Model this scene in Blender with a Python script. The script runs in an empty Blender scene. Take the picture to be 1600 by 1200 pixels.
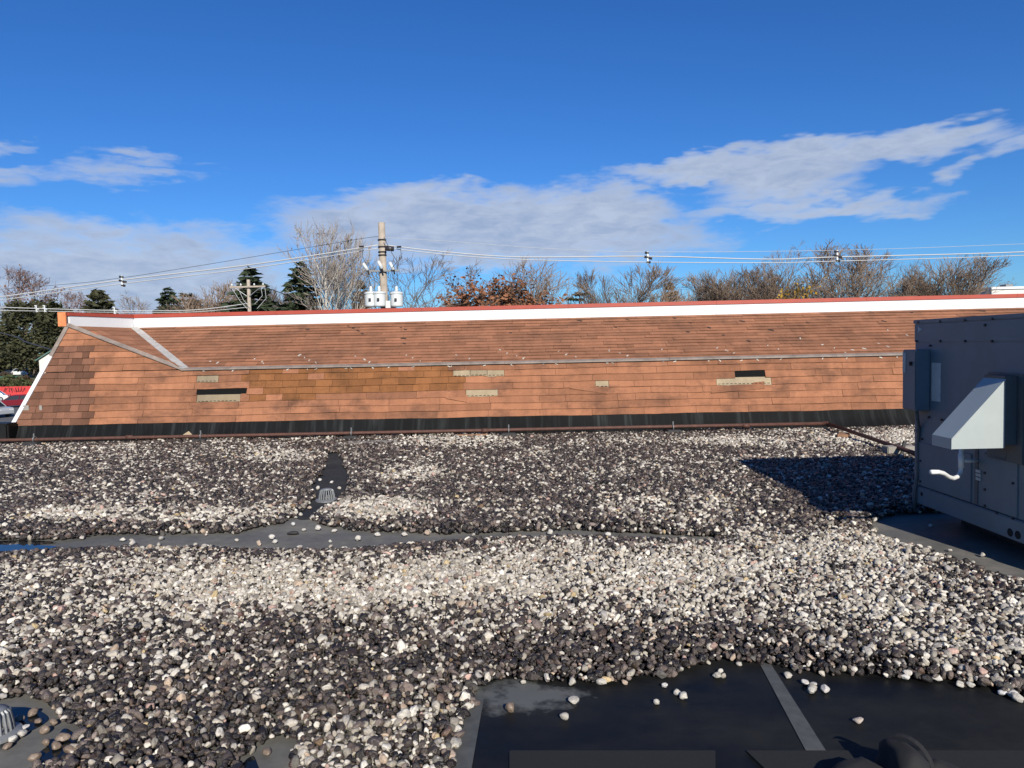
import bpy, bmesh, math, random
import numpy as np
from mathutils import Vector, Matrix, Euler

R = math.radians
SC = bpy.context.scene
COL = SC.collection

# ------------------------------------------------------------------ camera
F = 1150.0                     # focal length in pixels of the 1600 px wide photograph
EYE = Vector((0.0, 0.0, 1.65))
PITCH, ROLL = R(-3.0), R(1.25)
_f = Vector((0, math.cos(PITCH), math.sin(PITCH)))
_r0 = Vector((1, 0, 0))
_u0 = _r0.cross(_f)
_r = _r0 * math.cos(ROLL) - _u0 * math.sin(ROLL)
_u = _r0 * math.sin(ROLL) + _u0 * math.cos(ROLL)
cam_d = bpy.data.cameras.new('camera')
cam_d.sensor_width = 36.0
cam_d.lens = 36.0 * F / 1600.0
cam_d.clip_start = 0.05
cam_d.clip_end = 6000.0
cam = bpy.data.objects.new('camera', cam_d)
COL.objects.link(cam)
m3 = Matrix((_r, _u, -_f)).transposed()
cam.matrix_world = Matrix.Translation(EYE) @ m3.to_4x4()
SC.camera = cam

def ray(px, py):
    return _f + _r * ((px - 800) / F) - _u * ((py - 600) / F)
def at(px, py, D):             # survey point: pixel of the photograph at depth D
    d = ray(px, py); return EYE + d * (D / d.y)
def onz(px, py, z=0.0):
    d = ray(px, py); return EYE + d * ((z - EYE.z) / d.z)
def onx(px, py, x):
    d = ray(px, py); return EYE + d * (x / d.x)
def proj(P):                   # numpy (n,3) -> pixels
    q = np.asarray(P, float) - np.array(EYE)
    w = q @ np.array(_f)
    return 800 + F * (q @ np.array(_r)) / w, 600 - F * (q @ np.array(_u)) / w

# ------------------------------------------------------------------ sky, sun, exposure
SUN_EL, SUN_AZ = R(29.0), R(180 - 13.3)          # azimuth clockwise from +Y
SKY_STRENGTH = 0.052
SUN_STRENGTH = 5.0
world = bpy.data.worlds.new('World'); SC.world = world; world.cycles.sampling_method = 'MANUAL'; world.cycles.sample_map_resolution = 256; world.use_nodes = True
wt = world.node_tree; wt.nodes.clear()
def wn(t, **k):
    n = wt.nodes.new(t)
    for a, b in k.items(): setattr(n, a, b)
    return n
def wmath(op, a, b=None, c=None):
    n = wn('ShaderNodeMath', operation=op)
    for i, v in enumerate((a, b, c)):
        if v is None: continue
        if isinstance(v, (int, float)): n.inputs[i].default_value = v
        else: wt.links.new(v, n.inputs[i])
    return n.outputs[0]
w_out = wn('ShaderNodeOutputWorld'); w_bg = wn('ShaderNodeBackground')
w_bg.inputs['Strength'].default_value = SKY_STRENGTH
wt.links.new(w_bg.outputs[0], w_out.inputs[0])
sky = wn('ShaderNodeTexSky', sky_type='NISHITA')
sky.sun_disc = False; sky.sun_elevation = SUN_EL; sky.sun_rotation = SUN_AZ
sky.altitude = 0; sky.air_density = 1.0; sky.dust_density = 0.1; sky.ozone_density = 2.0
hsv = wn('ShaderNodeHueSaturation'); hsv.inputs['Saturation'].default_value = 1.2
hsv.inputs['Value'].default_value = 1.0
wt.links.new(sky.outputs[0], hsv.inputs['Color'])
tc = wn('ShaderNodeTexCoord'); sep = wn('ShaderNodeSeparateXYZ')
wt.links.new(tc.outputs['Generated'], sep.inputs[0])
north = wmath('MAXIMUM', sep.outputs['Y'], .02)
tu = wmath('DIVIDE', sep.outputs['X'], north); tv = wmath('DIVIDE', sep.outputs['Z'], north)
az = wmath('ARCTAN2', sep.outputs['X'], sep.outputs['Y'])
el = wmath('ARCSINE', sep.outputs['Z'])
def direction(px, py):
    d = ray(px, py); return d.x / d.y, d.z / d.y
CLOUDS = []   # azimuth, elevation, half length, half height, tilt, density
def cloud_px(px, py, rx, ry, tilt=0.0, dens=1.0):
    a, e = direction(px, py); CLOUDS.append((a, e, rx / F, ry / F, tilt - ROLL, dens))
cloud_px(120, 432, 370, 86, 0.0, 1.15); cloud_px(130, 372, 180, 26, 0.0, .75); cloud_px(-260, 400, 330, 60, 0.03, 1.0)
cloud_px(770, 356, 320, 64, 0.0, 1.3); cloud_px(905, 340, 150, 48, 0.03, 1.2); cloud_px(640, 330, 150, 44, 0.05, 1.1)
cloud_px(1125, 260, 225, 20, 0.10, 1.0); cloud_px(1340, 230, 240, 25, 0.15, 1.0); cloud_px(1240, 283, 110, 42, 0.16, 1.1)
cloud_px(1270, 325, 175, 20, 0.08, .9); cloud_px(1405, 332, 60, 12, 0.15, .5)
cloud_px(150, 272, 170, 15, 0.0, .40); cloud_px(215, 245, 90, 8, 0.0, .35); cloud_px(0, 262, 60, 9, 0.0, .45)
cloud_px(-10, 228, 55, 8, 0.1, .4); cloud_px(1562, 224, 70, 20, 0.2, .6); cloud_px(1448, 277, 30, 9, 0.1, .5); cloud_px(1480, 258, 40, 9, .3, .35)
noise_in = wn('ShaderNodeCombineXYZ')
wt.links.new(wmath('MULTIPLY', az, 1.0), noise_in.inputs[0]); wt.links.new(wmath('MULTIPLY', el, 3.2), noise_in.inputs[1])
def wnoise(scale, detail, rough, dist=0.0):
    n = wn('ShaderNodeTexNoise'); n.inputs['Scale'].default_value = scale; n.inputs['Detail'].default_value = detail
    n.inputs['Roughness'].default_value = rough; n.inputs['Distortion'].default_value = dist
    wt.links.new(noise_in.outputs[0], n.inputs['Vector']); return n.outputs['Fac']
n_big = wnoise(7.0, 5, .64, .3); n_fine = wnoise(26.0, 4, .62, .5)
n_bank = wnoise(1.6, 1, .5)
n_warp = wnoise(4.5, 3, .55); n_warp2 = wnoise(11.0, 3, .6)
tuw = wmath('ADD', tu, wmath('MULTIPLY_ADD', n_warp, .30, -.15))
tvw = wmath('ADD', tv, wmath('MULTIPLY_ADD', n_warp2, .075, -.0375))
mask = None
for (a0, e0, ra, rb, t, dn) in CLOUDS:
    da = wmath('SUBTRACT', tuw, a0)
    de = wmath('SUBTRACT', tvw, e0)
    u = wmath('MULTIPLY_ADD', da, math.cos(t) / ra, wmath('MULTIPLY', de, math.sin(t) / ra))
    v = wmath('MULTIPLY_ADD', de, math.cos(t) / rb, wmath('MULTIPLY', da, -math.sin(t) / rb))
    d2 = wmath('ADD', wmath('MULTIPLY', u, u), wmath('MULTIPLY', v, v))
    m = wmath('MULTIPLY', wmath('SUBTRACT', 1.15, d2), dn)
    mask = m if mask is None else wmath('SMOOTH_MAX', mask, m, 0.25)
# the same kind of cloud banks go on all round the rest of the sky
bank = wmath('MULTIPLY_ADD', n_bank, 9.0, -5.2)
bank = wmath('SUBTRACT', bank, wmath('MULTIPLY', wmath('ABSOLUTE', wmath('SUBTRACT', el, .19)), 9.0))
side = wn('ShaderNodeMapRange'); wt.links.new(wmath('ABSOLUTE', az), side.inputs[0])
for i_, v_ in ((1, .72), (2, .95), (3, -4.0), (4, 0.0)): side.inputs[i_].default_value = v_
mask = wmath('MAXIMUM', mask, wmath('ADD', bank, side.outputs[0]))
raw = wmath('ADD', mask, wmath('MULTIPLY_ADD', n_big, 2.3, -1.15))
raw = wmath('ADD', raw, wmath('MULTIPLY_ADD', n_fine, 1.3, -.65))
mr = wn('ShaderNodeMapRange', interpolation_type='SMOOTHSTEP')
wt.links.new(raw, mr.inputs[0]); mr.inputs[1].default_value = -.35; mr.inputs[2].default_value = 1.05
mr.inputs[3].default_value = 0.0; mr.inputs[4].default_value = .93
# thin edges are bright, thick middles grey
thick = wn('ShaderNodeMapRange'); wt.links.new(wmath('MULTIPLY_ADD', n_fine, .9, wmath('MULTIPLY_ADD', n_big, .9, wmath('MULTIPLY', raw, .22))), thick.inputs[0])
thick.inputs[1].default_value = .85; thick.inputs[2].default_value = 1.45
ccol = wn('ShaderNodeMix', data_type='RGBA')
ccol.inputs[6].default_value = (7.6, 8.7, 10.8, 1); ccol.inputs[7].default_value = (5.0, 6.3, 8.9, 1)
wt.links.new(thick.outputs[0], ccol.inputs[0])
wb = wn('ShaderNodeMix', data_type='RGBA', blend_type='MULTIPLY'); wb.inputs[0].default_value = 1.0
wb.inputs[7].default_value = (.52, .99, 1.66, 1); wt.links.new(hsv.outputs[0], wb.inputs[6])
smix = wn('ShaderNodeMix', data_type='RGBA')
wt.links.new(mr.outputs[0], smix.inputs[0]); wt.links.new(wb.outputs[2], smix.inputs[6]); wt.links.new(ccol.outputs[2], smix.inputs[7])
wt.links.new(smix.outputs[2], w_bg.inputs['Color'])

sun_d = bpy.data.lights.new('sun', 'SUN'); sun_d.energy = SUN_STRENGTH; sun_d.angle = R(0.53); sun_d.color = (1.0, .93, .82)
sun = bpy.data.objects.new('sun', sun_d); COL.objects.link(sun)
to_sun = Vector((math.sin(SUN_AZ) * math.cos(SUN_EL), math.cos(SUN_AZ) * math.cos(SUN_EL), math.sin(SUN_EL)))
sun.rotation_euler = to_sun.to_track_quat('Z', 'Y').to_euler()
sun.location = to_sun * 50
vs = SC.view_settings
vs.view_transform = 'Standard'; vs.look = 'None'; vs.exposure = 0.40; vs.gamma = 1.0; vs.use_curve_mapping = False
SC.cycles.max_bounces = 4; SC.cycles.diffuse_bounces = 2; SC.cycles.glossy_bounces = 2; SC.cycles.transmission_bounces = 0; SC.cycles.volume_bounces = 0; SC.cycles.use_denoising = True; SC.cycles.denoiser = 'OPENIMAGEDENOISE'; SC.cycles.denoising_input_passes = 'RGB_ALBEDO_NORMAL'; SC.cycles.denoising_prefilter = 'ACCURATE'

# ------------------------------------------------------------------ materials
def new_mat(name):
    m = bpy.data.materials.new(name); m.use_nodes = True
    nt = m.node_tree; b = nt.nodes['Principled BSDF']
    return m, nt, b
def nodes_noise(nt, scale, detail=4, rough=.6, coord='Object', stretch=None):
    t = nt.nodes.new('ShaderNodeTexCoord'); n = nt.nodes.new('ShaderNodeTexNoise')
    n.inputs['Scale'].default_value = scale; n.inputs['Detail'].default_value = detail; n.inputs['Roughness'].default_value = rough
    src = t.outputs[coord] if coord != 'Geometry' else None
    if coord == 'Geometry':
        g = nt.nodes.new('ShaderNodeNewGeometry'); src = g.outputs['Position']
    if stretch:
        mp = nt.nodes.new('ShaderNodeMapping'); mp.inputs['Scale'].default_value = stretch
        nt.links.new(src, mp.inputs[0]); src = mp.outputs[0]
    nt.links.new(src, n.inputs['Vector']); return n.outputs['Fac']
def ramp(nt, fac, stops):
    r = nt.nodes.new('ShaderNodeValToRGB'); e = r.color_ramp.elements
    while len(e) < len(stops): e.new(.5)
    for i, (p, c) in enumerate(stops):
        e[i].position = p; e[i].color = (*c, 1) if len(c) == 3 else c
    nt.links.new(fac, r.inputs[0]); return r.outputs[0]
def mixc(nt, fac, a, b, mode='MIX'):
    n = nt.nodes.new('ShaderNodeMix'); n.data_type = 'RGBA'; n.blend_type = mode
    for i, v in ((0, fac), (6, a), (7, b)):
        if isinstance(v, (int, float)): n.inputs[i].default_value = v
        elif isinstance(v, tuple): n.inputs[i].default_value = (*v, 1) if len(v) == 3 else v
        else: nt.links.new(v, n.inputs[i])
    return n.outputs[2]
def bump(nt, b, fac, strength=.3, dist=.01):
    n = nt.nodes.new('ShaderNodeBump'); n.inputs['Strength'].default_value = strength; n.inputs['Distance'].default_value = dist
    nt.links.new(fac, n.inputs['Height']); nt.links.new(n.outputs[0], b.inputs['Normal'])
def simple(name, c, rough=.6, metal=0.0, var=.18, scale=6.0, bmp=0.0, coord='Object', detail=5, spec=.5):
    m, nt, b = new_mat(name)
    c = tuple(x * KEY for x in c)
    f = nodes_noise(nt, scale, detail, .65, coord)
    lo = tuple(max(0, x * (1 - var)) for x in c); hi = tuple(min(1, x * (1 + var)) for x in c)
    nt.links.new(ramp(nt, f, [(.25, lo), (.75, hi)]), b.inputs['Base Color'])
    b.inputs['Roughness'].default_value = rough; b.inputs['Metallic'].default_value = metal
    b.inputs['Specular IOR Level'].default_value = spec
    if bmp: bump(nt, b, f, bmp)
    return m
KEY = .76        # the camera is exposed for the shade; surfaces keep their real, darker values
MAT = {}
def shingle_mat(name, base, var, dirt, coord='Geometry', island=False, dirt_amt=.6):
    m, nt, b = new_mat(name); base = tuple(x * KEY for x in base); dirt = tuple(x * KEY for x in dirt)
    if island:
        g = nt.nodes.new('ShaderNodeNewGeometry'); rnd = g.outputs['Random Per Island']
    else:
        g = nt.nodes.new('ShaderNodeObjectInfo'); rnd = g.outputs['Random']
    c = ramp(nt, rnd, [(0, tuple(x * (1 - var) for x in base)), (.5, base), (1, tuple(min(1, x * (1 + var)) for x in base))])
    gran = nodes_noise(nt, 170, 3, .7, 'Geometry')
    c = mixc(nt, 1.0, c, ramp(nt, gran, [(.3, (.66, .66, .66)), (.7, (1.28, 1.25, 1.22))]), 'MULTIPLY')
    blot = nodes_noise(nt, 1.35, 6, .68, 'Geometry', (1, 1, 1.9))
    c = mixc(nt, ramp(nt, blot, [(.47, (0, 0, 0)), (.66, (dirt_amt,) * 3)]), c, dirt)
    strk = nodes_noise(nt, 5.0, 5, .65, 'Geometry', (1, .6, .28))
    c = mixc(nt, 1.0, c, ramp(nt, strk, [(.3, (.82, .81, .8)), (.65, (1.08, 1.07, 1.06))]), 'MULTIPLY')
    nt.links.new(c, b.inputs['Base Color']); b.inputs['Roughness'].default_value = .93
    b.inputs['Specular IOR Level'].default_value = .25
    bump(nt, b, gran, .5, .004)
    return m
MAT['sh_orange'] = shingle_mat('shingle_terracotta', (.375, .17, .093), .19, (.16, .078, .048), dirt_amt=.8)
MAT['sh_brown'] = shingle_mat('shingle_olive_brown', (.27, .116, .045), .16, (.10, .048, .022), dirt_amt=.7)
MAT['sh_dark'] = shingle_mat('shingle_dark_blend', (.205, .10, .064), .34, (.11, .058, .038), dirt_amt=.5)
MAT['sh_bare'] = shingle_mat('shingle_bare_felt', (.40, .325, .215), .2, (.24, .21, .16), dirt_amt=.4)
MAT['sh_stain'] = shingle_mat('shingle_weathered', (.33, .152, .086), .2, (.10, .052, .033), dirt_amt=.85)
MAT['sh_eave'] = shingle_mat('shingle_stained_eave', (.22, .10, .06), .3, (.07, .04, .026), dirt_amt=.8)
MAT['sh_upper'] = shingle_mat('shingle_upper_slope', (.375, .175, .10), .17, (.18, .095, .06), island=True, dirt_amt=.6)
MAT['felt'] = simple('black_underlay', (.005, .005, .005), .9, spec=.2)
MAT['white'] = simple('white_painted_metal', (.8, .81, .82), .45, var=.05, scale=2.0)
MAT['red'] = simple('red_painted_metal', (.42, .07, .04), .45, var=.12, scale=3.0)
MAT['orange_end'] = simple('orange_rusted_metal', (.8, .27, .1), .55, var=.3, scale=9)
MAT['drip'] = simple('weathered_grey_drip_edge', (.27, .22, .185), .6, var=.4, scale=5)
MAT['valley'] = simple('galvanised_valley', (.56, .54, .5), .5, .15, var=.2, scale=7)
MAT['fleck'] = simple('white_sealant', (.6, .57, .5), .7, var=.2, scale=30)
MAT['tar'] = simple('dark_tar_mark', (.06, .035, .025), .8, var=.3, scale=30)
MAT['rust'] = simple('rusty_brown_pipe', (.10, .042, .028), .7, var=.45, scale=14, bmp=.2)
MAT['wood'] = simple('weathered_wood_block', (.36, .2, .11), .85, var=.35, scale=12)
MAT['block'] = simple('dark_rubber_block', (.02, .02, .02), .7, var=.3)
MAT['galv'] = simple('galvanised_metal', (.25, .26, .265), .5, .3, var=.2, scale=18)
MAT['concrete'] = simple('grey_block', (.33, .31, .27), .9, var=.2, scale=18)
MAT['unit'] = simple('slate_grey_paint', (.145, .205, .24), .5, .0, var=.13, scale=2.6)
MAT['unit_dark'] = simple('slate_grey_trim', (.085, .108, .118), .5, .0, var=.2, scale=3.5)
MAT['hood'] = simple('pale_grey_hood_paint', (.41, .46, .455), .45, .0, var=.06, scale=4)
MAT['sticker'] = simple('faded_paper_label', (.55, .58, .55), .7, var=.1, scale=18)
MAT['screw'] = simple('dark_screw', (.03, .035, .04), .5, .4)
MAT['pvc'] = simple('white_pvc', (.82, .83, .82), .4, var=.05)
MAT['black'] = simple('black_hole', (.006, .006, .007), .9)
MAT['bag'] = simple('black_nylon', (.010, .010, .011), .85, var=.3, scale=30)
MAT['mat_rubber'] = simple('dark_rubber_mat', (.0085, .0093, .009), .85, var=.2, scale=60, bmp=.2)
MAT['polewood'] = simple('weathered_pole_wood', (.42, .36, .29), .9, var=.3, scale=5)
MAT['cable'] = simple('pale_cable', (.55, .56, .56), .5, var=.05)
MAT['cable_dark'] = simple('dark_cable', (.05, .05, .055), .6)
MAT['can'] = simple('pale_grey_enamel', (.72, .75, .74), .4, var=.06)
MAT['insul'] = simple('dark_insulator', (.04, .035, .035), .35)
MAT['glass'] = simple('car_glass', (.02, .025, .03), .08)
MAT['tyre'] = simple('tyre_rubber', (.02, .02, .02), .85)
MAT['rim'] = simple('alloy_rim', (.5, .5, .5), .35, .7)
MAT['lamp_red'] = simple('red_lamp', (.4, .02, .02), .2)
MAT['lamp_white'] = simple('clear_lamp', (.75, .75, .72), .15)

def membrane_mat(name, c, dust, rough, amt, seed=0.0):
    m, nt, b = new_mat(name); c = tuple(x * KEY for x in c); dust = tuple(x * KEY for x in dust)
    a = nodes_noise(nt, .9, 7, .62, 'Geometry', (1, 1.6, 1)); f2 = nodes_noise(nt, 9, 6, .7, 'Geometry')
    k = mixc(nt, ramp(nt, a, [(.42, (0, 0, 0)), (.68, (amt,) * 3)]), c, dust)
    k = mixc(nt, 1.0, k, ramp(nt, f2, [(.3, (.78, .78, .78)), (.75, (1.2, 1.2, 1.2))]), 'MULTIPLY')
    nt.links.new(k, b.inputs['Base Color'])
    nt.links.new(ramp(nt, a, [(.35, (rough * .75,) * 3), (.65, (min(1, rough * 1.25),) * 3)]), b.inputs['Roughness'])
    b.inputs['Specular IOR Level'].default_value = .22
    wr = nodes_noise(nt, 3.2, 4, .5, 'Geometry'); bump(nt, b, wr, .25, .02)
    return m
MAT['membrane'] = membrane_mat('dusty_grey_membrane', (.15, .147, .132), (.25, .236, .205), .7, .75)
MAT['sheet'] = membrane_mat('clean_black_membrane', (.006, .0063, .0063), (.03, .031, .029), .6, .7)
MAT['damp'] = membrane_mat('damp_grey_membrane', (.03, .032, .034), (.07, .07, .066), .85, .7)
MAT['tape'] = simple('grey_seam_tape', (.085, .088, .085), .7, var=.35, scale=14)
MAT['dust'] = simple('grey_dust', (.10, .105, .10), .9, var=.4, scale=8)
def flashing_mat():
    m, nt, b = new_mat('streaked_black_flashing')
    s = nodes_noise(nt, 5.5, 6, .72, 'Object', (1, .05, .05)); q = nodes_noise(nt, .8, 4, .6, 'Object')
    c = mixc(nt, ramp(nt, s, [(.5, (0, 0, 0)), (.74, (.62,) * 3)]), (.0045, .005, .0053), (.055, .059, .058))
    c = mixc(nt, 1.0, c, ramp(nt, q, [(.35, (.55, .55, .55)), (.65, (1.25, 1.25, 1.25))]), 'MULTIPLY')
    nt.links.new(c, b.inputs['Base Color']); b.inputs['Roughness'].default_value = .75; b.inputs['Specular IOR Level'].default_value = .15
    return m
MAT['flash'] = flashing_mat()
def puddle_mat():
    m, nt, b = new_mat('standing_water')
    b.inputs['Base Color'].default_value = (.006, .008, .010, 1); b.inputs['Roughness'].default_value = .03
    b.inputs['IOR'].default_value = 1.33
    bump(nt, b, nodes_noise(nt, 6, 3, .5, 'Geometry'), .04, .01)
    return m
MAT['puddle'] = puddle_mat()
def stone_mat(instancer):
    m, nt, b = new_mat('river_stone' + ('_bed' if instancer else '_loose'))
    if instancer:
        a = nt.nodes.new('ShaderNodeAttribute'); a.attribute_type = 'INSTANCER'; a.attribute_name = 'tone'; c = a.outputs['Color']
        a2 = nt.nodes.new('ShaderNodeAttribute'); a2.attribute_type = 'INSTANCER'; a2.attribute_name = 'wet'
        mr = nt.nodes.new('ShaderNodeMapRange'); nt.links.new(a2.outputs['Fac'], mr.inputs[0]); mr.inputs[3].default_value = .75; mr.inputs[4].default_value = .28
        nt.links.new(mr.outputs[0], b.inputs['Roughness'])
    else:
        o = nt.nodes.new('ShaderNodeObjectInfo')
        c = ramp(nt, o.outputs['Random'], [(0, (.4, .37, .31)), (.35, (.52, .5, .45)), (.6, (.3, .27, .22)), (.8, (.56, .55, .52)), (1, (.33, .24, .17))])
        b.inputs['Roughness'].default_value = .7
    f = nodes_noise(nt, 2.6, 5, .7, 'Object')
    c = mixc(nt, 1.0, c, ramp(nt, f, [(.3, (.62, .6, .57)), (.5, (1, 1, 1)), (.72, (1.3, 1.3, 1.3))]), 'MULTIPLY')
    nt.links.new(c, b.inputs['Base Color'])
    bump(nt, b, f, .35, .08)
    return m
def brown_stone():
    m = simple('brown_wet_stone', (.22, .165, .12), .5, var=.5, scale=3); return m
MAT['stone_brown'] = brown_stone(); MAT['stone_bed'] = stone_mat(True); MAT['stone_loose'] = stone_mat(False)

def ground_mat():
    m, nt, b = new_mat('ground_grass_and_asphalt')
    f = nodes_noise(nt, .02, 6, .6, 'Geometry'); g = nodes_noise(nt, 1.2, 6, .7, 'Geometry')
    c = mixc(nt, ramp(nt, f, [(.45, (0, 0, 0)), (.55, (1, 1, 1))]), (.055, .06, .03), (.10, .09, .06))
    c = mixc(nt, 1.0, c, ramp(nt, g, [(.3, (.7, .7, .7)), (.7, (1.3, 1.3, 1.3))]), 'MULTIPLY')
    nt.links.new(c, b.inputs['Base Color']); b.inputs['Roughness'].default_value = .95
    return m
MAT['ground'] = ground_mat()
MAT['asphalt'] = simple('asphalt', (.11, .112, .118), .9, var=.2, scale=1.5, coord='Geometry')
MAT['grass'] = simple('winter_grass', (.10, .105, .04), .95, var=.35, scale=1.2, coord='Geometry')
MAT['conifer'] = simple('conifer_needles', (.032, .05, .02), .8, var=.45, scale=.7)
MAT['juniper'] = simple('juniper_foliage', (.06, .062, .024), .8, var=.4, scale=.35)
MAT['shrub'] = simple('shrub_leaves', (.07, .085, .025), .8, var=.45, scale=1.5)
MAT['shrub_brown'] = simple('brown_evergreen_foliage', (.10, .062, .028), .85, var=.4, scale=1.0)
MAT['bark'] = simple('grey_brown_bark', (.19, .15, .115), .95, var=.3, scale=4)
MAT['twig'] = simple('brown_twigs', (.24, .175, .125), .95, var=.3, scale=2)
MAT['twig_red'] = simple('reddish_twigs', (.25, .14, .10), .95, var=.3, scale=2)
MAT['bark_pale'] = simple('white_sycamore_bark', (.56, .53, .47), .9, var=.3, scale=2.5)
MAT['twig_pale'] = simple('pale_twigs', (.36, .31, .26), .95, var=.3, scale=2)
MAT['leaf_oak'] = simple('russet_oak_leaves', (.30, .125, .06), .85, var=.4, scale=1.3)
MAT['leaf_yellow'] = simple('yellow_leaves', (.5, .3, .03), .8, var=.3, scale=2)
MAT['house'] = simple('white_siding', (.74, .73, .69), .7, var=.05, scale=2)
MAT['roof_dark'] = simple('dark_slate_roof', (.03, .034, .04), .85, var=.25, scale=2)
MAT['roof_green'] = simple('green_roof_trim', (.10, .2, .17), .6, var=.15)
MAT['green'] = simple('dark_green_panel', (.03, .11, .07), .6, var=.25)
MAT['banner'] = simple('red_banner', (.62, .045, .045), .6, var=.08, scale=1)
MAT['ink'] = simple('dark_lettering', (.08, .01, .012), .7)
MAT['yellow'] = simple('yellow_paint', (.62, .45, .05), .6)
MAT['car_red'] = simple('dark_red_car_paint', (.17, .006, .016), .2, var=.05)
MAT['car_silver'] = simple('silver_car_paint', (.52, .54, .56), .25, .2, var=.05)
MAT['car_white'] = simple('white_car_paint', (.75, .76, .76), .25, var=.04)
MAT['car_dark'] = simple('charcoal_car_paint', (.045, .05, .06), .25, var=.04)

# ------------------------------------------------------------------ mesh helpers
class MB:
    def __init__(s): s.v = []; s.f = []
    def add(s, vs, fs):
        o = len(s.v); s.v += [tuple(p) for p in vs]; s.f += [tuple(i + o for i in f) for f in fs]; return s
    def box(s, lo, hi, mtx=None):
        x0, y0, z0 = lo; x1, y1, z1 = hi
        vs = [Vector(p) for p in ((x0,y0,z0),(x1,y0,z0),(x1,y1,z0),(x0,y1,z0),(x0,y0,z1),(x1,y0,z1),(x1,y1,z1),(x0,y1,z1))]
        if mtx: vs = [mtx @ p for p in vs]
        return s.add(vs, [(0,3,2,1),(4,5,6,7),(0,1,5,4),(1,2,6,5),(2,3,7,6),(3,0,4,7)])
    def hexa(s, b, t):          # 4 bottom and 4 top points
        return s.add(list(b) + list(t), [(0,3,2,1),(4,5,6,7),(0,1,5,4),(1,2,6,5),(2,3,7,6),(3,0,4,7)])
    def tube(s, pts, rad, n=8, caps=True):
        pts = [Vector(p) for p in pts]
        if not isinstance(rad, (list, tuple)): rad = [rad] * len(pts)
        o = len(s.v); ref = None
        for i, p in enumerate(pts):
            d = (pts[min(i + 1, len(pts) - 1)] - pts[max(i - 1, 0)])
            if d.length < 1e-9: d = Vector((0, 0, 1))
            d.normalize()
            if ref is None: ref = d.orthogonal().normalized()
            ref = (ref - d * ref.dot(d))
            ref = ref.normalized() if ref.length > 1e-6 else d.orthogonal().normalized()
            b = d.cross(ref)
            for k in range(n):
                a = 2 * math.pi * k / n
                s.v.append(tuple(p + (ref * math.cos(a) + b * math.sin(a)) * rad[i]))
        for i in range(len(pts) - 1):
            for k in range(n):
                k2 = (k + 1) % n
                s.f.append((o + i*n + k, o + i*n + k2, o + (i+1)*n + k2, o + (i+1)*n + k))
        if caps:
            s.f.append(tuple(o + k for k in reversed(range(n)))); s.f.append(tuple(o + (len(pts)-1)*n + k for k in range(n)))
        return s
    def lathe(s, prof, n=20, c=(0,0,0)):
        o = len(s.v)
        for (r, z) in prof:
            for k in range(n):
                a = 2 * math.pi * k / n; s.v.append((c[0] + r*math.cos(a), c[1] + r*math.sin(a), c[2] + z))
        for i in range(len(prof) - 1):
            for k in range(n):
                k2 = (k+1) % n; s.f.append((o+i*n+k, o+i*n+k2, o+(i+1)*n+k2, o+(i+1)*n+k))
        s.f.append(tuple(o+k for k in reversed(range(n)))); s.f.append(tuple(o+(len(prof)-1)*n+k for k in range(n)))
        return s
    def prism(s, poly, axis_vec):   # polygon of 3D points extruded along a vector
        n = len(poly); a = [Vector(p) for p in poly]; b = [p + Vector(axis_vec) for p in a]
        return s.add(a + b, [tuple(reversed(range(n))), tuple(range(n, 2*n))] + [(i, (i+1) % n, n + (i+1) % n, n + i) for i in range(n)])
    def mesh(s, name, mat, smooth=False):
        me = bpy.data.meshes.new(name); me.from_pydata(s.v, [], s.f); me.update()
        if mat is not None: me.materials.append(MAT[mat] if isinstance(mat, str) else mat)
        if smooth: me.polygons.foreach_set('use_smooth', [True] * len(me.polygons))
        return me
    def build(s, name, mat, parent=None, smooth=False, recalc=True, bevel=0.0):
        me = s.mesh(name, mat, smooth)
        if recalc or bevel:
            bm = bmesh.new(); bm.from_mesh(me)
            if recalc: bmesh.ops.recalc_face_normals(bm, faces=bm.faces)
            if bevel: bmesh.ops.bevel(bm, geom=bm.edges[:], offset=bevel, segments=2, affect='EDGES', clamp_overlap=True)
            bm.to_mesh(me); bm.free()
            if smooth: me.polygons.foreach_set('use_smooth', [True] * len(me.polygons))
        return link(name, me, parent)
def link(name, me, parent=None):
    o = bpy.data.objects.new(name, me); COL.objects.link(o)
    if parent is not None: o.parent = parent
    return o
def tag(o, label=None, cat=None, group=None, kind=None):
    for k, v in (('label', label), ('category', cat), ('group', group), ('kind', kind)):
        if v: o[k] = v
    return o
def empty(name, loc=(0,0,0), rz=0.0):
    o = bpy.data.objects.new(name, None); COL.objects.link(o); o.location = loc; o.rotation_euler = (0, 0, rz); o.empty_display_size = .2
    return o
def copy_tree(o, parent=None):
    c = o.copy(); COL.objects.link(c); c.parent = parent
    for ch in o.children: copy_tree(ch, c)
    return c

# ------------------------------------------------------------------ the setting
GZ = -4.35
g = MB(); g.add([(-3000,-600,GZ),(3000,-600,GZ),(3000,5000,GZ),(-3000,5000,GZ)], [(0,1,2,3)])
tag(g.build('ground', 'ground'), kind='structure')
def strip(name, mat, x0, x1, y0, y1, z, kind='structure'):
    return tag(MB().add([(x0,y0,z),(x1,y0,z),(x1,y1,z),(x0,y1,z)], [(0,1,2,3)]).build(name, mat), kind=kind)
strip('parking_lot', 'asphalt', -140, 60, 17, 112, GZ + .02)
strip('grass_verge', 'grass', -260, 60, 116, 168, GZ + .02)
strip('road', 'asphalt', -400, 400, 170, 182, GZ + .02)
strip('lawn', 'grass', -400, 300, 184, 420, GZ + .02)
deck = MB().box((-16, -7, GZ + .01), (15, 13.42, 0.0)).build('flat_roof', 'membrane'); tag(deck, kind='structure')

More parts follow.
